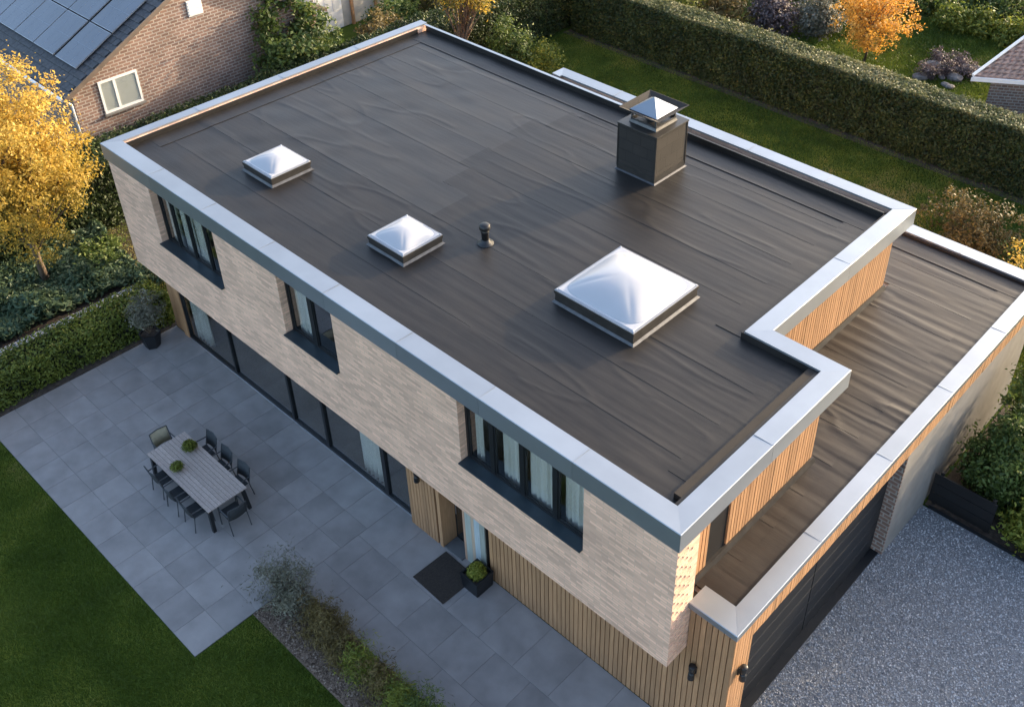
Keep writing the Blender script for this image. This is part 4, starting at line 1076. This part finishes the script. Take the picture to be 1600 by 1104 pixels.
shrub('shrub', (-2.6, 1.5, 0), (.6, .7, .6), 40, 40, .14, .06, 'cover', 'dark low shrub at the house corner behind the box hedge')

# ================================================================== NEIGHBOUR HOUSE WITH SOLAR PANELS
nx = -10.0; ye0, ye1, ze, zr = 3.30, 13.70, 3.42, 6.12; ym = 8.5; slope = (zr - ze) / (ym - ye0)
nb = thing('neighbour_house', (-15, 8.5, 0), 'red brown brick house with a slate roof carrying solar panels', 'house')
w = MB()
w.v = [(nx, ye0, 0), (nx, ye1, 0), (nx, ye1, ze), (nx, ym, zr), (nx, ye0, ze), (-26, ye0, 0), (-26, ye1, 0), (-26, ye1, ze), (-26, ym, zr), (-26, ye0, ze)]
w.f = [(0, 1, 2, 3, 4), (9, 8, 7, 6, 5), (0, 4, 9, 5), (1, 6, 7, 2), (4, 3, 8, 9), (3, 2, 7, 8), (0, 5, 6, 1)]
w.build('brick_gable_wall', 'nbrick', nb)
def nroof(name, ya, yb, sgn):
    """courses of overlapping flat tiles on one slope"""
    nrow = 22; ln = math.hypot(ym - ye0 + .35, (ym - ye0 + .35) * slope)
    v, f = [], []
    for i in range(nrow):
        t0 = i / nrow; t1 = (i + 1.12) / nrow
        y0 = (ye0 - .35) + (ym - ye0 + .35) * t0; y1 = (ye0 - .35) + (ym - ye0 + .35) * min(t1, 1)
        xw = .30; nxn = int(16.2 / xw)
        for j in range(nxn):
            x1 = nx + .25 - j * xw - (xw / 2 if i % 2 else 0); x0 = x1 - xw + .012
            if x1 < -26: break
            za = ze + (y0 - ye0) * slope + .075 + random.uniform(-.004, .004); zb = ze + (y1 - ye0) * slope + .045
            ya_, yb_ = (y0, y1) if sgn > 0 else (2 * ym - y0, 2 * ym - y1)
            b0 = len(v); v += [(x0, ya_, za), (x1, ya_, za), (x1, yb_, zb), (x0, yb_, zb), (x0, ya_, za - .03), (x1, ya_, za - .03)]
            f += [(b0, b0 + 1, b0 + 2, b0 + 3), (b0 + 4, b0 + 5, b0 + 1, b0), (b0 + 1, b0 + 5, b0 + 2), (b0, b0 + 3, b0 + 4)]
    mb_ = MB(); mb_.v = v; mb_.f = f
    me = bpy.data.meshes.new(name); me.from_pydata(v, [], f); me.update()
    o = link(name, me, 'tile_dark', nb); o['kind'] = 'stuff'
    return o
nroof('roof_tiles', 0, 0, 1); nroof('roof_tiles', 0, 0, -1)
for s in (1, -1):
    yy = lambda y: y if s > 0 else 2 * ym - y
    rf = MB()
    zs = lambda y: ze + (y - ye0) * slope
    rf.v = [(nx + .24, yy(ye0 - .36), zs(ye0 - .36) - .06), (nx + .24, yy(ym), zr - .06), (-26, yy(ym), zr - .06), (-26, yy(ye0 - .36), zs(ye0 - .36) - .06)]
    rf.v += [(a_, b_0, c_ + .10) for a_, b_0, c_ in rf.v]
    rf.f = [(0, 3, 2, 1), (4, 5, 6, 7), (0, 1, 5, 4), (1, 2, 6, 5), (2, 3, 7, 6), (3, 0, 4, 7)]
    rf.build('roof_deck', 'wood_dark', nb)
    vb = MB()
    vb.v = [(nx + .245, yy(ye0 - .38), zs(ye0 - .38) - .10), (nx + .275, yy(ye0 - .38), zs(ye0 - .38) - .10), (nx + .275, yy(ym), zr - .10), (nx + .245, yy(ym), zr - .10)]
    vb.v += [(a_, b_0, c_ + .19) for a_, b_0, c_ in vb.v]
    vb.f = rf.f
    vb.build('verge_board', 'verge', nb)
MB().tube([(nx + .2, ye0 - .43, ze - .17), (-26, ye0 - .43, ze - .17)], .06, 10).build('gutter', 'white', nb)
MB().tube([(nx + .06, ye0 - .40, ze - .2), (nx + .06, ye0 - .12, ze - .5), (nx + .06, ye0 - .06, 0)], .04, 8).build('downpipe', 'white', nb)
# gable window
wn_ = MB(); X0 = nx + .015; wy0, wy1, wz0, wz1 = 4.26, 5.75, 2.14, 3.38
for (a, b, c, d) in ((wy0, wy1, wz0, wz0 + .08), (wy0, wy1, wz1 - .08, wz1), (wy0, wy0 + .08, wz0 + .08, wz1 - .08), (wy1 - .08, wy1, wz0 + .08, wz1 - .08), (4.80, 4.90, wz0 + .08, wz1 - .08)):
    wn_.box(nx - .05, X0 + .035, a, b, c, d)
wno = wn_.build('window', 'white', nb)
box('pane', 'glass', wno, X0 + .008, X0 + .014, wy0 + .08, 4.80, wz0 + .08, wz1 - .08); box('pane', 'glass', wno, X0 + .0085, X0 + .0145, 4.90, wy1 - .08, wz0 + .08, wz1 - .08)
box('blind', 'curtain', wno, X0 - .008, X0 + .004, wy0 + .07, wy1 - .07, wz0 + .07, wz1 - .07)
box('sill', 'concrete', wno, X0 + .0, X0 + .12, wy0 - .05, wy1 + .05, wz0 - .07, wz0 - .002)
gv = MB(); gv.box(nx - .02, nx + .05, 8.2, 8.8, 4.62, 5.22); gvo = gv.build('gable_vent', 'white', nb)
for k in range(5): box('slat', 'white', gvo, nx + .051, nx + .075, 8.24, 8.76, 4.67 + k * .11, 4.73 + k * .11)
# solar panels (bolted to the roof)
sl = math.atan(slope)
def solar(xc, yc):
    zc = ze + (yc - ye0) * slope + .16
    T = Matrix.Translation((xc, yc, zc)) @ Matrix.Rotation(sl, 4, 'X')
    def bb(name, m, par, *a):
        q = MB().box(*a); q.v = [tuple(T @ Vector(p)) for p in q.v]; return q.build(name, m, par)
    r = bb('solar_panel', 'alu', nb, -.76, .76, -.87, .87, -.03, .012)
    bb('panel_glass', 'solar', r, -.745, .745, -.855, .855, .013, .018)
    for u in (-.25, .25): bb('grid_line', 'solar_line', r, u - .006, u + .006, -.85, .85, .0185, .020)
    bb('grid_line', 'solar_line', r, -.74, .74, -.006, .006, .0186, .0202)
for i in range(7):
    for j in range(2):
        solar(-11.27 - i * 1.57 - (.12 if i > 0 else 0), 4.66 + j * 1.60)

# pale outbuilding behind the neighbour house
ob = thing('outbuilding', (-15.0, 17.5, 0), 'pale rendered outbuilding with a white panelled door behind the brick gable', 'outbuilding')
box('wall', 'cream', ob, -18, -14.2, 15.2, 20.4, 0, 3.0)
MB().frustum((-18.2, -14.0, 15.0, 20.6), 3.0, (-18.1, -14.1, 15.1, 20.5), 3.12).build('roof', 'tile_dark', ob)
odr = box('door', 'white', ob, -14.198, -14.15, 16.4, 17.9, .02, 2.2)
for k in range(3): box('door_panel', 'curtain', odr, -14.149, -14.135, 16.5 + k * .46, 16.88 + k * .46, .9, 2.05)
box('post', 'wood', ob, -14.18, -14.06, 18.4, 18.52, 0, 2.9); box('post', 'wood', ob, -14.18, -14.06, 19.8, 19.92, 0, 2.9)

# ================================================================== TILED HOUSE ON THE RIGHT
a_ = rad(33); cx0, cy0 = 12.13, 27.38
rh = thing('tiled_house', (cx0 + 4, cy0 + 5, 0), 'brick house corner with a brown clay tile roof and white gutter', 'house')
E1 = Vector((math.cos(a_), math.sin(a_), 0)); E2 = Vector((.22, .975, 0)); O = Vector((cx0, cy0, 0))
def W3(u, v, z): q = O + E1 * u + E2 * v; return (q.x, q.y, z)
def wb(name, m, par, u0, u1, v0, v1, z0, z1):
    q = MB().box(u0, u1, v0, v1, z0, z1); q.v = [W3(*p) for p in q.v]; return q.build(name, m, par)
wb('wall', 'nbrick', rh, .45, 8, .45, 8, 0, 2.55)
wb('gutter', 'white', rh, 0, 8.2, -.10, .02, 2.50, 2.66); wb('verge_board', 'white', rh, -.05, -.002, 0, 8.2, 2.50, 2.52)
wb('soffit', 'white', rh, .02, 8.2, .03, 8.2, 2.56, 2.60)
v, f = [], []
pit = .30
for side in (0,):
    for i in range(26):
        t0, t1 = i * .30, i * .30 + .335
        n_ = int(8.2 / .24)
        for j in range(n_):
            u0 = j * .24 + (.12 if i % 2 else 0); u1 = u0 + .225
            zz0, zz1 = 2.66 + t0 * pit + .04, 2.66 + t1 * pit + .0
            zz0 += random.uniform(-.008, .008)
            q = [(u0, t0, zz0), ((u0 + u1) / 2, t0 - .015, zz0 + .028), (u1, t0, zz0), (u1, t1, zz1), ((u0 + u1) / 2, t1, zz1 + .03), (u0, t1, zz1), (u0, t0, zz0 - .04), (u1, t0, zz0 - .04)]
            if side: q = [(b_0, a_0, c_0) for a_0, b_0, c_0 in q]
            b0 = len(v); v += [W3(*p) for p in q]
            f += [(b0, b0 + 1, b0 + 4, b0 + 5), (b0 + 1, b0 + 2, b0 + 3, b0 + 4), (b0, b0 + 6, b0 + 7, b0 + 2, b0 + 1)]
me = bpy.data.meshes.new('roof_tiles'); me.from_pydata(v, [], f); me.update()
o = link('roof_tiles', me, 'tile_red', rh); o['kind'] = 'stuff'
rd = MB(); rd.v = [W3(0, 0, 2.63), W3(8.2, 0, 2.63), W3(8.2, 8.2, 2.63 + 8.2 * pit), W3(0, 8.2, 2.63 + 8.2 * pit)]
rd.v += [(x_, y_, z_ - .06) for x_, y_, z_ in rd.v]
rd.f = [(0, 1, 2, 3), (7, 6, 5, 4), (0, 3, 7, 4), (0, 4, 5, 1), (1, 5, 6, 2), (2, 6, 7, 3)]
rd.build('roof_deck', 'tile_red', rh)
MB().tube([W3(-.02, 0, 2.72), W3(-.02, 8.2, 2.72 + 8.2 * pit)], .06, 8).build('verge_tiles', 'white', rh)
up_ = MB(); up_.v = [W3(.46, .46, 2.55), W3(.46, 8, 2.55), W3(.46, 8, 2.5 + 8 * pit), W3(.46, .46, 2.58 + .46 * pit), W3(.7, .46, 2.55), W3(.7, 8, 2.55), W3(.7, 8, 2.5 + 8 * pit), W3(.7, .46, 2.58 + .46 * pit)]
up_.f = [(0, 1, 2, 3), (7, 6, 5, 4), (0, 3, 7, 4), (0, 4, 5, 1), (1, 5, 6, 2), (2, 6, 7, 3)]
up_.build('gable_wall', 'nbrick', rh)
